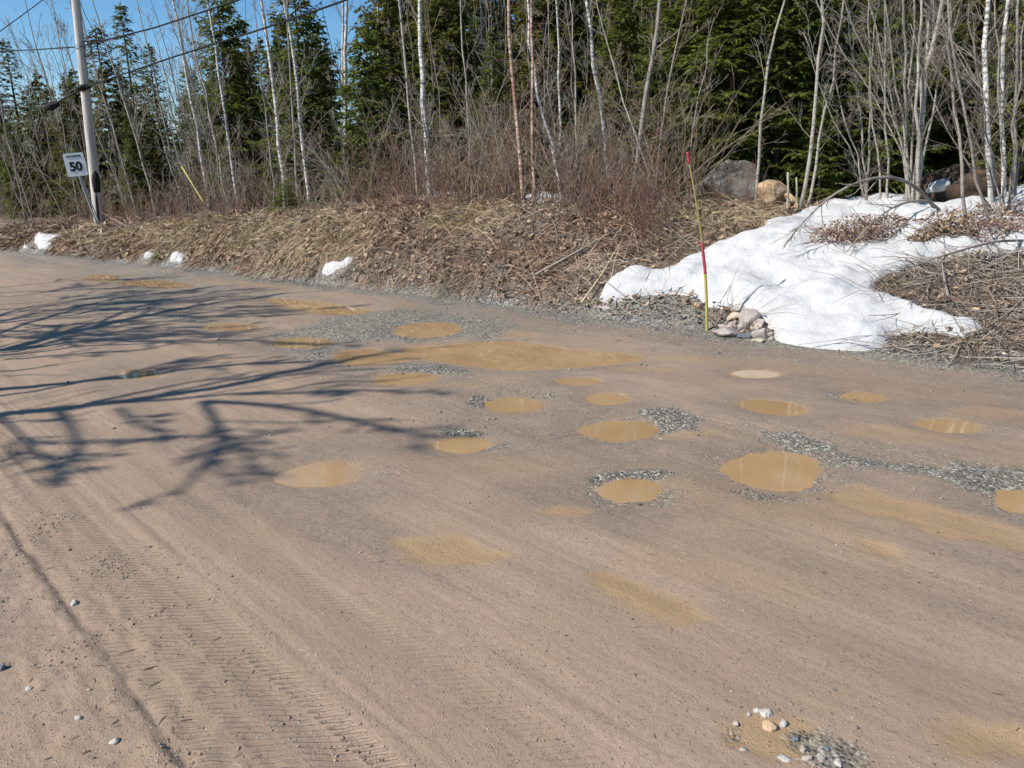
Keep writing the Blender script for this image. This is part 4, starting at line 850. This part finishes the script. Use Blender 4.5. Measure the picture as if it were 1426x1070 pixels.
# brush tufts sticking out of the snow, root mound
def tuft(px, py, rad, label, seed, n=170, hgt=0.3, mat='redt'):
    p = hit(px, py); g = np.random.default_rng(seed); a = g.uniform(0, 6.28, n); rr = rad*np.sqrt(g.uniform(0, 1, n)); x = p[0]+rr*np.cos(a)*1.5; y = p[1]+rr*np.sin(a)
    z = terr(x, y)+0.15; d = g.normal(size=(n, 3))*[1, 1, 0.4]; d[:, 2] = np.abs(d[:, 2])+0.25; d /= np.linalg.norm(d, axis=1, keepdims=True); L = g.uniform(.4, 1.2, n)*hgt
    u = np.linspace(0, 1, 4)[None, :, None]; P = np.stack([x, y, z], 1)[:, None]+d[:, None]*L[:, None, None]*u+g.normal(size=(n, 4, 3))*0.02-np.array([0, 0, 0.25])*hgt*u*u
    root = empty('brush_tuft', (p[0], p[1], tz(p[0], p[1]))); b = MB(); b.tubes(P, np.full((n, 4), 0.006)*np.array([1, .9, .7, .4]), 3); b.build('stems', M[mat], root)
    q = MB(); N = n*4; a = g.uniform(0, 6.28, N); rr = rad*1.1*np.sqrt(g.uniform(0, 1, N)); x = p[0]+rr*np.cos(a)*1.5; y = p[1]+rr*np.sin(a)
    c = np.stack([x, y, terr(x, y)+0.20+0.55*hgt*(1-(rr/rad/1.1)**2)*g.uniform(0, 1, N)], 1); e = g.normal(size=(N, 2, 3)); e /= np.linalg.norm(e, axis=2, keepdims=True); L = g.uniform(.012, .03, N)[:, None]
    q.add(np.stack([c-e[:, 0]*L, c+e[:, 1]*L*.6, c+e[:, 0]*L, c-e[:, 1]*L*.6], 1).reshape(-1, 3), np.arange(N*4).reshape(-1, 4)); q.build('leaves', M['leaf'], root)
    return tag(root, label, 'brush', 'brush tufts in the snow')
tuft(1192, 345, .36, 'brown leafy brush tuft poking through the middle of the snow bank', 501, 220, .38)
tuft(1372, 330, .5, 'wide brown brush tuft on the snow at right below the birch', 502, 220, .35)
tuft(1290, 352, .14, 'small dark tuft at the snow edge above the stick slope', 503, 90, .25, 'brush')
tuft(1325, 342, .16, 'grassy dark tuft right beside the small one on the snow', 504, 100, .3, 'brush')
b0 = at_v(1342, 5.6); p = pt(1342, 262, b0[1])
o = rock('root_mound', 'dark brown upturned root and soil mound behind the snow bank', 'mound', p, (0.66, 0.5, 0.36), 91, 'peat', 0, 0, None, 6, 4, 0.28)
p2 = pt(1306, 262, b0[1]-0.25); rock('snow_lump', 'small white snow cap on the left side of the root mound', 'snow', p2, (0.17, 0.2, 0.10), 92, 'snow', 0, -.5, None, 8, 3, 0.2)
b0 = at_v(1299, 10.5); p = pt(1299, 226, b0[1]); rock('rock', 'dark bluish rock in the woods behind the birch clump', 'rock', p, (0.36, 0.4, 0.3), 93, 'rockd')

# thicket of brush at the forest edge
def thicket():
    g = np.random.default_rng(77); b = MB(); bp = MB(); S = []; Rr = []
    for _ in range(820):
        px = g.uniform(-60, 985); v = g.uniform(2.0, 6.5) if px > 250 else g.uniform(1.6, 6)
        if px > 930: v += 1.6
        p = at_v(px, v); h = g.uniform(0.4, 1.9)*(1.0 if px > 480 else 0.85)*(0.7 if v < 2.8 else 1); d = g.normal(size=2)*0.45*h; u = np.linspace(0, 1, 5)[:, None]
        q = p[None]+np.concatenate([u**1.3*d[None]+g.normal(size=(5, 2))*0.03, u*h], 1); S.append(q); Rr.append((0.005+0.0035*h)*np.linspace(1, .35, 5)*g.uniform(.6, 1.25))
    P = np.array(S); r = np.array(Rr); b.tubes(P, r, 4)
    l1, r1 = grow(P, r, 5, .42, (20, 55), .15, 4, .15, 1, .6, 78); b.tubes(l1, np.maximum(r1, .0035), 3)
    l2, r2 = grow(l1, r1, 3, .5, (20, 55), .1, 3, .2, 1, .6, 79); b.tubes(l2, np.maximum(r2, .003), 3)
    for q in range(2):   # long arching stems woven through the thicket
        S = []; Rr = []
        for _ in range(150):
            px = g.uniform(-40, 960); v = g.uniform(2.6, 6.5)+(1.5 if px > 880 else 0); p = at_v(px, v); L = g.uniform(1.6, 4.2); az = g.uniform(0, 6.28); tilt = g.uniform(.15, 1.0); u = np.linspace(0, 1, 7)
            hz = L*math.sin(tilt)*u**1.2; zz = L*(math.cos(tilt)*u-.22*u**2.5); S.append(np.stack([p[0]+hz*math.cos(az), p[1]+hz*math.sin(az)*.5, p[2]+zz], 1)+g.normal(size=(7, 3))*.03); Rr.append(g.uniform(.007, .015)*np.linspace(1, .3, 7))
        P2 = np.array(S); r2_ = np.array(Rr); bb = b if q == 0 else MB(); bb.tubes(P2, r2_, 4); l1, r1 = grow(P2, r2_, 9, .3, (20, 55), .05, 5, .15, 1, .5, 80+q); bb.tubes(l1, np.maximum(r1, .004), 3)
        l2, r2 = grow(l1, r1, 3, .5, (20, 55), .05, 3, .2, 1, .6, 90+q); bb.tubes(l2, np.maximum(r2, .0032), 3)
        if q: tag(bb.build('arching_stems', M['palet']), 'pale leafless stems arching and crossing through the forest edge', 'thicket', kind='stuff')
    tag(b.build('brush_thicket', M['brush']), 'dense leafless brown brush thicket along the forest edge', 'thicket', kind='stuff')
    S = []; Rr = []
    for _ in range(330):   # low reddish brush on the crest of the bank
        px = g.choice([g.uniform(520, 640), g.uniform(690, 960), g.uniform(100, 330), g.uniform(780, 930)]); v = g.uniform(1.5, 3.4)
        if g.random() < .07: px = g.uniform(950, 1065); v = g.uniform(3.5, 4.3)
        p = at_v(px, v); h = g.uniform(.3, 1.0); d = g.normal(size=2)*.3*h; u = np.linspace(0, 1, 5)[:, None]
        S.append(p[None]+np.concatenate([u**1.3*d[None]+g.normal(size=(5, 2))*.02, u*h], 1)); Rr.append(.006*np.linspace(1, .35, 5))
    P = np.array(S); r = np.array(Rr); bp.tubes(P, r, 3); l1, r1 = grow(P, r, 7, .45, (20, 50), .15, 4, .1, 1, .6, 88); bp.tubes(l1, np.maximum(r1, .003), 3)
    tag(bp.build('red_brush', M['redt']), 'low reddish twiggy brush on the crest of the bank', 'brush', kind='stuff')
thicket()

# ------------------------------------------------------------------ conifers
def conifer_arrays(h, rad, seed, whorl=0.24, per=5, step=0.11, sub=4, bare=0.06, droop=0.25, wid=0.055, gap=0.12):
    g = np.random.default_rng(seed); Q = []; tr = MB(); br = []
    z = bare*h
    while z < h*0.985:
        f = z/h; Lm = rad*(1-f)**0.85*(0.35+0.65*min(1, (f+0.12)/0.25))+0.10
        for k in range(per):
            if g.random() < gap: continue
            az = g.uniform(0, 6.28); L = Lm*g.uniform(.6, 1.12); el = -0.25+0.75*f+g.normal()*0.12; n = 6; u = np.linspace(0, 1, n)
            hz = L*u; zz = z+L*(math.tan(el)*u-droop*(1-f)*u**2+0.16*u**3)
            A = np.stack([np.cos(az)*hz, np.sin(az)*hz, zz], 1); br.append((A, L))
            m = max(3, int(L/step)); uu = (np.arange(m)+g.uniform(0, 1, m))/m; uu = 0.12+0.9*uu*0.98
            P = np.stack([np.interp(uu, u, A[:, i]) for i in range(3)], 1)
            side = np.where(np.arange(m) % 2 == 0, 1, -1); fa = np.radians(g.uniform(35, 65, m)); aa = az+side*fa
            tl = (0.14+0.42*L*np.clip(1-uu, 0, 1)**.8)*g.uniform(.65, 1.15, m); dz = -0.12-0.25*(1-f)+g.normal(size=m)*.15
            D = np.stack([np.cos(aa), np.sin(aa), dz], 1); Pn = np.array([0, 0, 1.0])+g.normal(size=(m, 3))*.35
            Q.append((P, D*tl[:, None], Pn, np.full(m, wid)))
            for sidx in range(sub):
                fr = g.uniform(.15, .95, m)[:, None]; p2 = P+D*tl[:, None]*fr; a2 = aa+np.where(g.random(m) < .5, 1, -1)*np.radians(g.uniform(30, 60, m))
                D2 = np.stack([np.cos(a2), np.sin(a2), dz+g.normal(size=m)*.25], 1)*(tl*g.uniform(.3, .6, m))[:, None]; Q.append((p2, D2, np.array([0, 0, 1.0])+g.normal(size=(m, 3))*.5, np.full(m, wid*.8)))
            Q.append((A[3:6]-0, np.repeat((A[5]-A[4])[None], 3, 0)*0.9, np.array([[0, 0, 1.0]]*3)+g.normal(size=(3, 3))*.3, np.full(3, wid*1.1)))
        z += whorl*g.uniform(.7, 1.25)*(1-0.35*f)
    nlead = 10; P = np.stack([np.zeros(nlead), np.zeros(nlead), np.linspace(h*.93, h, nlead)], 1); aa = g.uniform(0, 6.28, nlead)
    Q.append((P, np.stack([np.cos(aa)*.12, np.sin(aa)*.12, np.full(nlead, .14)], 1), g.normal(size=(nlead, 3)), np.full(nlead, wid)))
    P = np.concatenate([q[0] for q in Q]); D = np.concatenate([q[1] for q in Q]); Nn = np.concatenate([q[2] for q in Q]); W = np.concatenate([q[3] for q in Q])
    A = np.cross(D, Nn); A /= np.linalg.norm(A, axis=1, keepdims=True)+1e-9
    V = np.stack([P, P+D*.4+A*W[:, None]*.5, P+D, P+D*.4-A*W[:, None]*.5], 1)
    V[:, 2, 2] -= 0.03
    return V, br
def conifer_proto(h, rad, seed, mat, **k):
    V, br = conifer_arrays(h, rad, seed, **k); n = len(V)
    cm = mk_mesh('crown', V.reshape(-1, 3), [np.arange(n*4).reshape(-1, 4)], [M[mat]])
    T = MB(); T.tubes(np.stack([np.zeros(9), np.zeros(9), np.linspace(-.2, h*.97, 9)], 1), np.linspace(.011*h+.02, .006, 9), 7)
    A = np.array([a for a, L in br]); T.tubes(A, np.linspace(1, .25, 6)[None]*np.array([[.006+.008*L] for a, L in br]), 3)
    return (h, cm, T.mesh('trunk', [M['dark']], True))
PR = dict(
    spruceA=conifer_proto(9.0, 1.55, 11, 'spruce', step=.10, sub=4, wid=.085, whorl=.23), spruceB=conifer_proto(9.0, 1.25, 12, 'spruce', step=.10, sub=4, wid=.085, gap=.2, whorl=.23),
    firA=conifer_proto(8.0, 1.9, 13, 'fir', step=.085, sub=5, droop=.32, wid=.075, gap=.15, whorl=.22), firB=conifer_proto(8.0, 1.6, 14, 'fir', step=.085, sub=5, droop=.3, wid=.075, gap=.12, whorl=.22),
    young=conifer_proto(4.5, 1.1, 15, 'bright', step=.07, sub=4, droop=.18, wid=.06, whorl=.17), sapling=conifer_proto(1.2, .42, 16, 'bright', step=.05, sub=3, droop=.1, wid=.024, whorl=.085, bare=.02))
def conifer(kind, px, v, top, label, rz=None, hscale=None, wide=1.0, group='conifers in the forest', name='conifer'):
    """top: picture row of the tip"""
    h0, cm, tm = PR[kind]; b = at_v(px, v); tip = pt(px, top, b[1]); h = max(0.5, tip[2]-b[2])
    root = empty(name, (b[0], b[1], b[2])); s = h/h0
    for nm, me in (('trunk', tm), ('crown', cm)):
        o = bpy.data.objects.new(nm, me); COL.objects.link(o); o.parent = root
    ws = wide*(s if s < 1.3 else 1.3+0.5*(s-1.3)); root.scale = (ws, ws, s); root.rotation_euler = (0, 0, R(0, 6.28) if rz is None else rz)
    return tag(root, label, 'conifer', group)
CON = [
 ('spruceA', 10, 8, 82, 1.0, 'dark conifer with ragged tip at the left border'), ('spruceB', 42, 9, 55, 1.0, 'slim dark spruce left of the utility pole with its tip in blue sky'), ('firB', -14, 6, 150, 1.0, 'bushy conifer cut by the left border'),
 ('spruceA', 62, 6, 120, 1.2, 'dark low spruce between the border trees and the utility pole'), ('firB', 28, 4.2, 170, 1.0, 'olive young fir in brush at the far left'), ('spruceA', 120, 7, 130, 1.1, 'dark conifer directly behind the speed sign and pole'), ('spruceA', 75, 13, 150, 1.1, 'low dark conifer behind the utility pole'), ('spruceA', 165, 7.5, 36, 1.15, 'broad dark spruce right of the utility pole'), ('spruceB', 202, 11, 5, .9, 'tall pointed spruce rising behind the broad dark one'),
 ('spruceB', 232, 10, 62, .9, 'small pointed spruce right of the tall pointed one'), ('firB', 190, 5.0, 165, .9, 'low young fir among brush right of the utility pole'), ('firA', 330, 8, -60, 1.0, 'tall green conifer between two white birches at upper left'),
 ('firA', 432, 6.2, -70, 1.0, 'big yellow green spruce left of the sky gap'), ('spruceA', 285, 9.5, 95, .9, 'shaded conifer low behind the cable birches'), ('young', 522, 5.6, 45, 1.25, 'bright green young fir right of the sky gap'),
 ('spruceA', 555, 9.5, -160, 1.1, 'dark tall conifer behind the bright young fir'), ('spruceA', 632, 9, -120, 1.2, 'dark conifer right of the thickest white birch'), ('firB', 690, 7, 40, 1.0, 'olive conifer left of the pinkish birches'),
 ('spruceA', 760, 10, -150, 1.2, 'dark conifer straight behind the pinkish birches'), ('firB', 860, 7.5, -60, 1.0, 'green conifer behind the bending white birch'), ('firA', 985, 6.4, -240, 1.15, 'largest fir with sunlit drooping boughs behind the grey boulder'),
 ('firA', 1035, 8.5, -200, 1.1, 'dark fir right behind the largest fir'), ('firB', 1100, 7.4, -160, 1.1, 'fir behind the curved pale tree'), ('firA', 1180, 9.0, -160, 1.1, 'fir left of the birch clump with low drooping boughs'),
 ('firA', 1012, 5.8, -180, .95, 'fir with low sunlit boughs between the grey and orange boulders'), ('firB', 1078, 6.2, -150, 1.0, 'fir rising straight behind the orange boulder'), ('firA', 1215, 7.2, -120, .95, 'fir close behind the sparse shrub left of the birch clump'), ('spruceA', 1250, 12, -140, 1.2, 'dark conifer behind the birch clump'), ('spruceA', 1330, 9.5, -160, 1.2, 'dark conifer above the root mound'), ('firB', 1415, 8.5, -120, 1.1, 'conifer at the right border behind the white birches'),
 ('firB', 925, 9.5, -120, 1.1, 'shaded fir left of the largest fir'), ('young', 1140, 5.8, 120, 1.0, 'young fir with bright low boughs right of the orange boulder'), ('sapling', 396, 2.1, 252, 1.1, 'little green fir sapling on the crest of the bank'),
 ('young', 770, 6.0, 205, .9, 'small bright fir between the pinkish pair and the slanting birch')]
for kd, px, v, top, wd, lb in CON: conifer(kd, px, v, top, lb, wide=wd*(1.4 if px < 320 and kd != 'sapling' else 1.1))
def green_tuft(px, py, label, seed):
    p = hit(px, py); g = np.random.default_rng(seed); n = 90; d = g.normal(size=(n, 3)); d[:, 2] = np.abs(d[:, 2])+.5; d /= np.linalg.norm(d, axis=1, keepdims=True); L = g.uniform(.12, .32, n); u = np.linspace(0, 1, 3)[None, :, None]
    P = p[None, None]+d[:, None]*L[:, None, None]*u+g.normal(size=(n, 1, 3))*[.06, .06, 0]; b = MB(); b.ribbons(P, np.full((n, 3), .012)*np.array([1, .8, .2])); tag(b.build('grass_tuft', M['bright']), label, 'grass tuft')
green_tuft(224, 362, 'small green grass tuft between two snow bits on the bank', 9)

# the deep woods behind: one mass
def deep_woods():
    g = np.random.default_rng(99); b = MB(); protos = [conifer_arrays(10, 1.7, 31+i, step=.38, sub=1, wid=.28, whorl=.46, gap=.10)[0] for i in range(4)]
    tr = MB(); S = []; Rr = []
    for _ in range(300):
        px = g.uniform(-80, 1500); v = g.uniform(10, 34)
        if px < 500: v = g.uniform(9, 26)
        if px < 220: v = g.uniform(4.5, 15)
        p = at_v(px, v); top = g.uniform(-160, -40) if px > 540 else (g.uniform(20, 90) if px > 330 else g.uniform(95, 190))
        if 470 < px < 520: top = g.uniform(140, 190)
        h = min(pt(px, top, p[1])[2]-p[2], 17.0); h = max(3.0, h); s = h/10; a = g.uniform(0, 6.28); V = protos[g.integers(4)].copy()*[s**.6*1.25, s**.6*1.25, s]
        x = V[..., 0]*math.cos(a)-V[..., 1]*math.sin(a); V[..., 1] = V[..., 0]*math.sin(a)+V[..., 1]*math.cos(a); V[..., 0] = x
        b.add((V+p).reshape(-1, 3), np.arange(V.shape[0]*4).reshape(-1, 4))
    tag(b.build('background_woods', M['spruce']), 'dark mass of conifers deep in the forest', 'woods', kind='stuff')
    for _ in range(260):
        px = g.uniform(-60, 1490); v = g.uniform(5.5, 22)
        if px > 930: v = g.uniform(9.5, 24)
        if px < 330 and g.random() < .75: v = g.uniform(3.2, 8)
        p = at_v(px, v)
        lim = -40 if px > 300 else (g.uniform(10, 120) if px > 30 else 120)
        h = min(g.uniform(5, 11), max(2.5, pt(px, lim, p[1])[2]-p[2])); d = g.normal(size=2)*.06*h+np.array([-.03*h, 0])+(np.array([-.10*h, 0]) if px < 330 else 0); u = np.linspace(0, 1, 7)[:, None]
        S.append(p[None]+np.concatenate([u*d[None]+g.normal(size=(7, 2))*.05, u*h], 1)); Rr.append(g.uniform(.012, .038)*np.linspace(1, .2, 7))
    P = np.array(S); r = np.array(Rr); tr.tubes(P, r, 5); l1, r1 = grow(P, r, 13, .17, (28, 60), .25, 4, .2, 1, .4, 5); tr.tubes(l1, np.maximum(r1, .005), 3); l2, r2 = grow(l1, r1, 4, .5, (20, 50), .1, 3, .2, 1, .6, 6); tr.tubes(l2, np.maximum(r2, .004), 3)
    tag(tr.build('background_bare_trees', M['palet']), 'mass of pale leafless trunks and twigs inside the forest', 'woods', kind='stuff')
deep_woods()

# ------------------------------------------------------------------ pole, cables, sign, stake
base = at_v(131, 1.75); YP = base[1]
top = pt(97, -75, YP)
pole = empty('utility_pole', base); ax = (top-base); H = np.linalg.norm(ax); axn = ax/H
def on_pole(py):
    z = np.linspace(0, H, 4000); P = base[None]+axn[None]*z[:, None]; d = P-EYE; yy = 535-FPX*(d@UP)/(d@FW); return P[np.argmin(np.abs(yy-py))]
b = MB(); b.tubes(np.array([base-axn*.3]+[base+axn*H*u for u in np.linspace(0, 1, 8)]), np.linspace(.155, .10, 9), 14, True); b.build('shaft', M['wood'], pole, True)
tocam = EYE-base; tocam[2] = 0; tocam /= np.linalg.norm(tocam); sidev = np.array([-tocam[1], tocam[0], 0])
def guard_piece(y0, y1, rad, off, mat, name):
    a, c = on_pole(y0), on_pole(y1); m = MB(); P = np.array([a+(c-a)*u for u in np.linspace(0, 1, 6)])+tocam*off[0]+sidev*off[1]; m.tubes(P, rad*np.array([.25, .8, 1, 1, .95, .8]), 8, True); m.build(name, M[mat], pole, True)
guard_piece(237, 268, .115, (.10, .02), 'guard', 'cable_guard')
guard_piece(268, 318, .035, (.155, -.02), 'guard', 'cable_conduit')
for yy, rr in ((66, .135), (125, .15)):
    p = on_pole(yy); m = MB(); m.tubes(np.array([p-axn*.05, p+axn*.05]), np.full(2, rr), 12); m.build('band', M['steel'], pole)
p = on_pole(125); m = MB(); m.tubes(np.array([p-sidev*.22+tocam*.17, p-sidev*.05+tocam*.19+[0, 0, .03], p+sidev*.13+tocam*.17+[0, 0, .08]]), np.array([.06, .09, .05]), 8, True); m.build('clamp', M['rubber'], pole, True)
p = on_pole(72); th = np.linspace(-2.2, 2.0, 12); m = MB(); m.tubes(p+np.stack([.20+.17*np.cos(th), np.full(12, -.12), .05+.20*np.sin(th)], 1), np.full(12, .018), 6, True); m.build('cable_loop', M['rubber'], pole)
tag(pole, 'weathered grey wooden utility pole with dark cable guard beside the speed sign', 'utility pole')
def cable(P, r, label, extra=None):
    Q = smooth_line(P, 60); m = MB(); m.tubes(Q, np.full(60, r), 6, True); root = m.build('overhead_cable', M['rubber'], None, True); return tag(root, label, 'cable', 'overhead cables')
def cab_pt(px, py, v):
    b = at_v(px, v); return pt(px, py, b[1])
A = on_pole(66)+tocam*.16
p1 = cab_pt(215, 39, 1.7); p2 = cab_pt(345, -4, 1.7); cable([A, p1, p2, p2+(p2-p1)*1.2+[0, 0, .5]], .019, 'upper black cable rising right from the utility pole')
cable([A+[0, 0, -.01], pt(55, 69, YP+2.5), pt(0, 72, YP+5), pt(-120, 74, YP+10)], .018, 'black cable leaving the pole to the left border')
A2 = on_pole(123)+tocam*.2
p1 = cab_pt(240, 80, 1.7); p2 = cab_pt(370, 39, 1.7); p3 = cab_pt(492, -3, 1.7); cable([A2, p1, p2, p3, p3+(p3-p2)*1.2+[0, 0, .4]], .019, 'lower black cable crossing in front of the birches')
q = pt(72, 148, YP+1.5); cable([A2, pt(92, 136, YP+.8), q+[.02, 0, .02]], .026, 'short drooping cable between the pole clamp and the splice box')
m = MB(); m.tubes(np.array([q+[.22, 0, .07], q, q-[.2, 0, .06]]), np.array([.07, .13, .08]), 8, True); sb = m.build('splice_box', M['guard'], None, True); tag(sb, 'black splice closure hanging on the cable left of the pole', 'cable box')
cable([q-[.18, 0, .05], pt(35, 150, YP+3.5), pt(-20, 149, YP+6)], .018, 'thin cable running left from the splice box')
cable([on_pole(-40), pt(60, 0, YP-2), pt(0, 44, YP-5), pt(-60, 80, YP-7)], .010, 'thin wire crossing the sky in the top left corner')
cable([on_pole(-20), pt(118, 20, YP+2), pt(140, 60, YP+6)], .010, 'thin wire behind the pole top')
# yellow guy wire guard
a = cab_pt(253, 232, 2.6); c = cab_pt(281, 278, 2.4); m = MB(); m.tubes(np.array([a+(c-a)*u for u in np.linspace(0, 1.1, 6)]), np.full(6, .022), 7, True); tag(m.build('guy_wire_guard', M['ylw2'], None, True), 'slanting yellow guy wire guard in the brush right of the pole', 'wire guard')

# speed sign
def sign():
    Y = YP-0.9; c = pt(105, 229.5, Y); k = ((c-EYE)@FW)/FPX
    nrm = np.array([.34, -.93, .03]); nrm /= np.linalg.norm(nrm)
    upv = UP*math.cos(math.radians(12))-RT*math.sin(math.radians(12)); upv = upv-(upv@nrm)*nrm; upv /= np.linalg.norm(upv); rt = np.cross(upv, nrm)
    Wd, Hh = 25.5*k, 31.0*k; TS = Hh/0.86; ft = hit(134, 316); foot = np.array([ft[0], Y+.15, 0]); foot[0] = pt(135, 312, Y)[0]; foot[2] = tz(foot[0], foot[1])-.15
    root = empty('speed_limit_sign', (foot[0], foot[1], foot[2]+.15))
    Mx = np.stack([rt, upv, nrm], 1)
    def rr(wd, hh, rad, z0, z1, name, mat, par):
        pts = []
        for sx, sy, a0 in ((1, 1, 0), (-1, 1, 90), (-1, -1, 180), (1, -1, 270)):
            for a in range(0, 91, 15): an = math.radians(a0+a); pts.append((sx*(wd/2-rad)+rad*math.cos(an), sy*(hh/2-rad)+rad*math.sin(an)))
        n = len(pts); V = np.array([[x, y, z] for z in (z0, z1) for x, y in pts]); me = bpy.data.meshes.new(name)
        me.from_pydata([tuple(c+Mx@q) for q in V], [], [tuple(range(n, 2*n)), tuple(range(n-1, -1, -1))]+[(i, (i+1) % n, n+(i+1) % n, n+i) for i in range(n)]); me.materials.append(M[mat]); return link(name, me, par)
    panel = rr(Wd, Hh, .04, -.006, .0, 'panel', 'sign', root)
    def text(body, size, oy, bold, sx=1.0, name='lettering'):
        cu = bpy.data.curves.new(name, 'FONT'); cu.body = body; cu.size = size*TS; cu.align_x = 'CENTER'; cu.align_y = 'CENTER'; cu.extrude = .0015; cu.offset = bold
        ob = bpy.data.objects.new('tmp', cu); COL.objects.link(ob); dg = bpy.context.evaluated_depsgraph_get(); me = bpy.data.meshes.new_from_object(ob.evaluated_get(dg)); bpy.data.objects.remove(ob)
        for v in me.vertices:
            q = c+Mx@np.array([v.co.x*sx, v.co.y+oy, v.co.z+.005]); v.co = Vector(q)
        me.materials.clear(); me.materials.append(M['black']); return link(name, me, panel)
    text('MAXIMUM', .098, Hh*.36, .003, 1.12); text('50', .45, -Hh*.10, .015, .98, 'number')
    back = c-nrm*.05; lo = c-upv*Hh*.48-nrm*.05
    for off, nm in ((-.02, 'post'), (.05, 'post')):
        m = MB(); P = np.array([foot+rt*(off+.02), lo+rt*off*.6, c+upv*Hh*.4-nrm*.05+rt*off*.4]); m.tubes(smooth_line(P, 6), np.full(6, .026 if off < 0 else .018), 7, True); m.build(nm, M['steel'], root)
    tag(root, 'leaning white square sign reading MAXIMUM 50 in front of the utility pole', 'road sign')
sign()

# snow marker stake
def stake():
    foot = hit(985, 461); Y = foot[1]; st = empty('marker_stake', foot); px = [(985,463),(984,420),(982,378),(975,315),(965,255),(957,212)]
    P = np.array([pt(x, y, Y) for x, y in px]); P[0][2] -= .06; Q = smooth_line(P, 120)
    def piece(a, b_, r, mat, nm):
        d = Q-EYE; yy = 535-FPX*(d@UP)/(d@FW); k = np.where((yy <= a+6) & (yy >= b_-6))[0]; m = MB(); m.tubes(Q[k], np.full(len(k), r), 10, True); m.build(nm, M[mat], st, True)
    k = Y/FPX; piece(470, 378, 2.0*k, 'yellow', 'sleeve'); piece(376, 343, 2.1*k, 'red', 'red_band'); piece(345, 215, 1.1*k, 'faded', 'rod'); piece(222, 208, 1.8*k, 'red', 'cap')
    tag(st, 'thin yellow marker stake with a red band and red tip at the snow edge', 'marker stake')
stake()

# ------------------------------------------------------------------ trees on the near verge, left of the picture: their shadows lie on the road
def shadow_tree(T, lines, rad0, label, seed, k=0.9):
    """limbs: polylines given where their shadows fall; each point is lifted back along the sun's ray"""
    T = np.array(T); tl = math.tan(SUN_EL); z0 = tz(T[0], T[1])
    def up(px, py):
        g = gnd(px, py)[:2]; L = (g-T)@SH; z = max(0.5, k*L*tl); h = g-SH*z/tl; return np.array([h[0], h[1], z])
    root = empty('bare_tree', (T[0], T[1], z0)); Tm = MB(); Cm = MB(); S = []; Rr = []
    for pix, r, trunk in lines:
        P = [up(*p) for p in pix]
        if trunk: P = [np.array([T[0], T[1], z0-.1]), np.array([T[0]+.05, T[1]+.05, z0+1.0])]+P
        Q = smooth_line(P, 12); rr = 1.05*np.linspace(r*(1.2 if trunk else 1), r*.4, 12); (Tm if trunk else Cm).tubes(Q, rr, 8, True); S.append(Q); Rr.append(rr)
    P = np.array(S); r = np.array(Rr); l1, r1 = grow(P, r, 11, .28, (20, 55), .1, 6, .25, 1, .5, seed); Cm.tubes(l1, np.maximum(r1*1.15, .012), 5)
    l2, r2 = grow(l1, r1, 5, .5, (20, 50), .05, 5, .2, 1, .55, seed+1); Cm.tubes(l2, np.maximum(r2*1.15, .009), 4)
    l3, r3 = grow(l2, r2, 2, .55, (20, 50), .05, 3, .2, 1, .6, seed+2); Cm.tubes(l3, np.maximum(r3*1.3, .007), 3)
    Tm.build('trunk', M['grey'], root, True); Cm.build('crown', M['twig'], root); return tag(root, label, 'tree', 'trees on the near verge')
def streaks(seed, n, y0, y1):
    g = np.random.default_rng(seed); out = []
    for i in range(n):
        y = y0+(y1-y0)*(i+g.random())/n; x0 = g.uniform(-60, 60); L = g.uniform(160, 380); sl = g.uniform(-.12, .02)
        out.append(([(x0+L*u, y+sl*L*u+g.normal()*3.0) for u in np.linspace(0, 1, 5)], g.uniform(.018, .034), False))
    return out
g0 = gnd(-60, 579)[:2]
shadow_tree(g0-SH*5.6, [([(-60,579),(0,575),(150,570),(280,557),(350,540),(420,513),(500,492)], .105, True), ([(280,558),(360,560),(430,571),(520,592),(610,608)], .045, False), ([(330,548),(420,545),(520,545),(630,547)], .036, False),
    ([(282,560),(300,588),(312,612),(282,650),(240,690)], .032, False), ([(300,600),(335,620),(352,660)], .02, False), ([(80,572),(105,605),(112,640),(60,672)], .028, False), ([(165,568),(190,590),(240,610)], .02, False), ([(0,580),(30,605),(60,640),(110,660)], .02, False),
    ([(-40,545),(60,538),(140,530),(215,521),(300,508),(430,502)], .065, False), ([(-40,556),(40,548),(100,536),(170,522),(260,500),(330,492)], .03, False)], .08, 'bare roadside tree left of the picture, nearest, throwing the long branch shadow', 601)
g1 = gnd(-60, 512)[:2]
shadow_tree(g1-SH*5.2, [([(-60,512),(0,496),(67,475),(145,448),(230,433),(303,422),(400,409)], .10, True), ([(20,490),(110,468),(200,458),(330,452)], .03, False), ([(0,496),(80,486),(200,478),(350,470),(450,478)], .032, False),
    ([(-20,470),(40,452),(90,434),(160,416),(250,402),(330,397)], .035, False), ([(145,448),(190,428),(260,412),(360,402)], .028, False), ([(100,462),(200,452),(300,440),(420,432),(500,425)], .028, False)]+streaks(700, 9, 430, 500), .1, 'bare roadside tree left of the picture, farther one, throwing the upper branch shadows', 611)
g2 = gnd(-80, 462)[:2]
shadow_tree(g2-SH*5.2, [([(-80,462),(-20,455),(40,446),(120,436),(210,424),(330,412)], .055, True), ([(-40,458),(30,462),(120,466),(220,468),(320,462)], .03, False), ([(0,448),(60,434),(150,424),(240,418)], .03, False), ([(-30,452),(20,430),(100,418),(180,410),(300,405)], .03, False),
    ([(-60,458),(0,470),(90,474),(180,472)], .026, False), ([(-40,450),(10,438),(60,428),(120,420),(200,402)], .026, False)]+streaks(710, 9, 402, 470), .1, 'bare roadside tree left of the picture, farthest one, throwing faint twig shadows', 621)
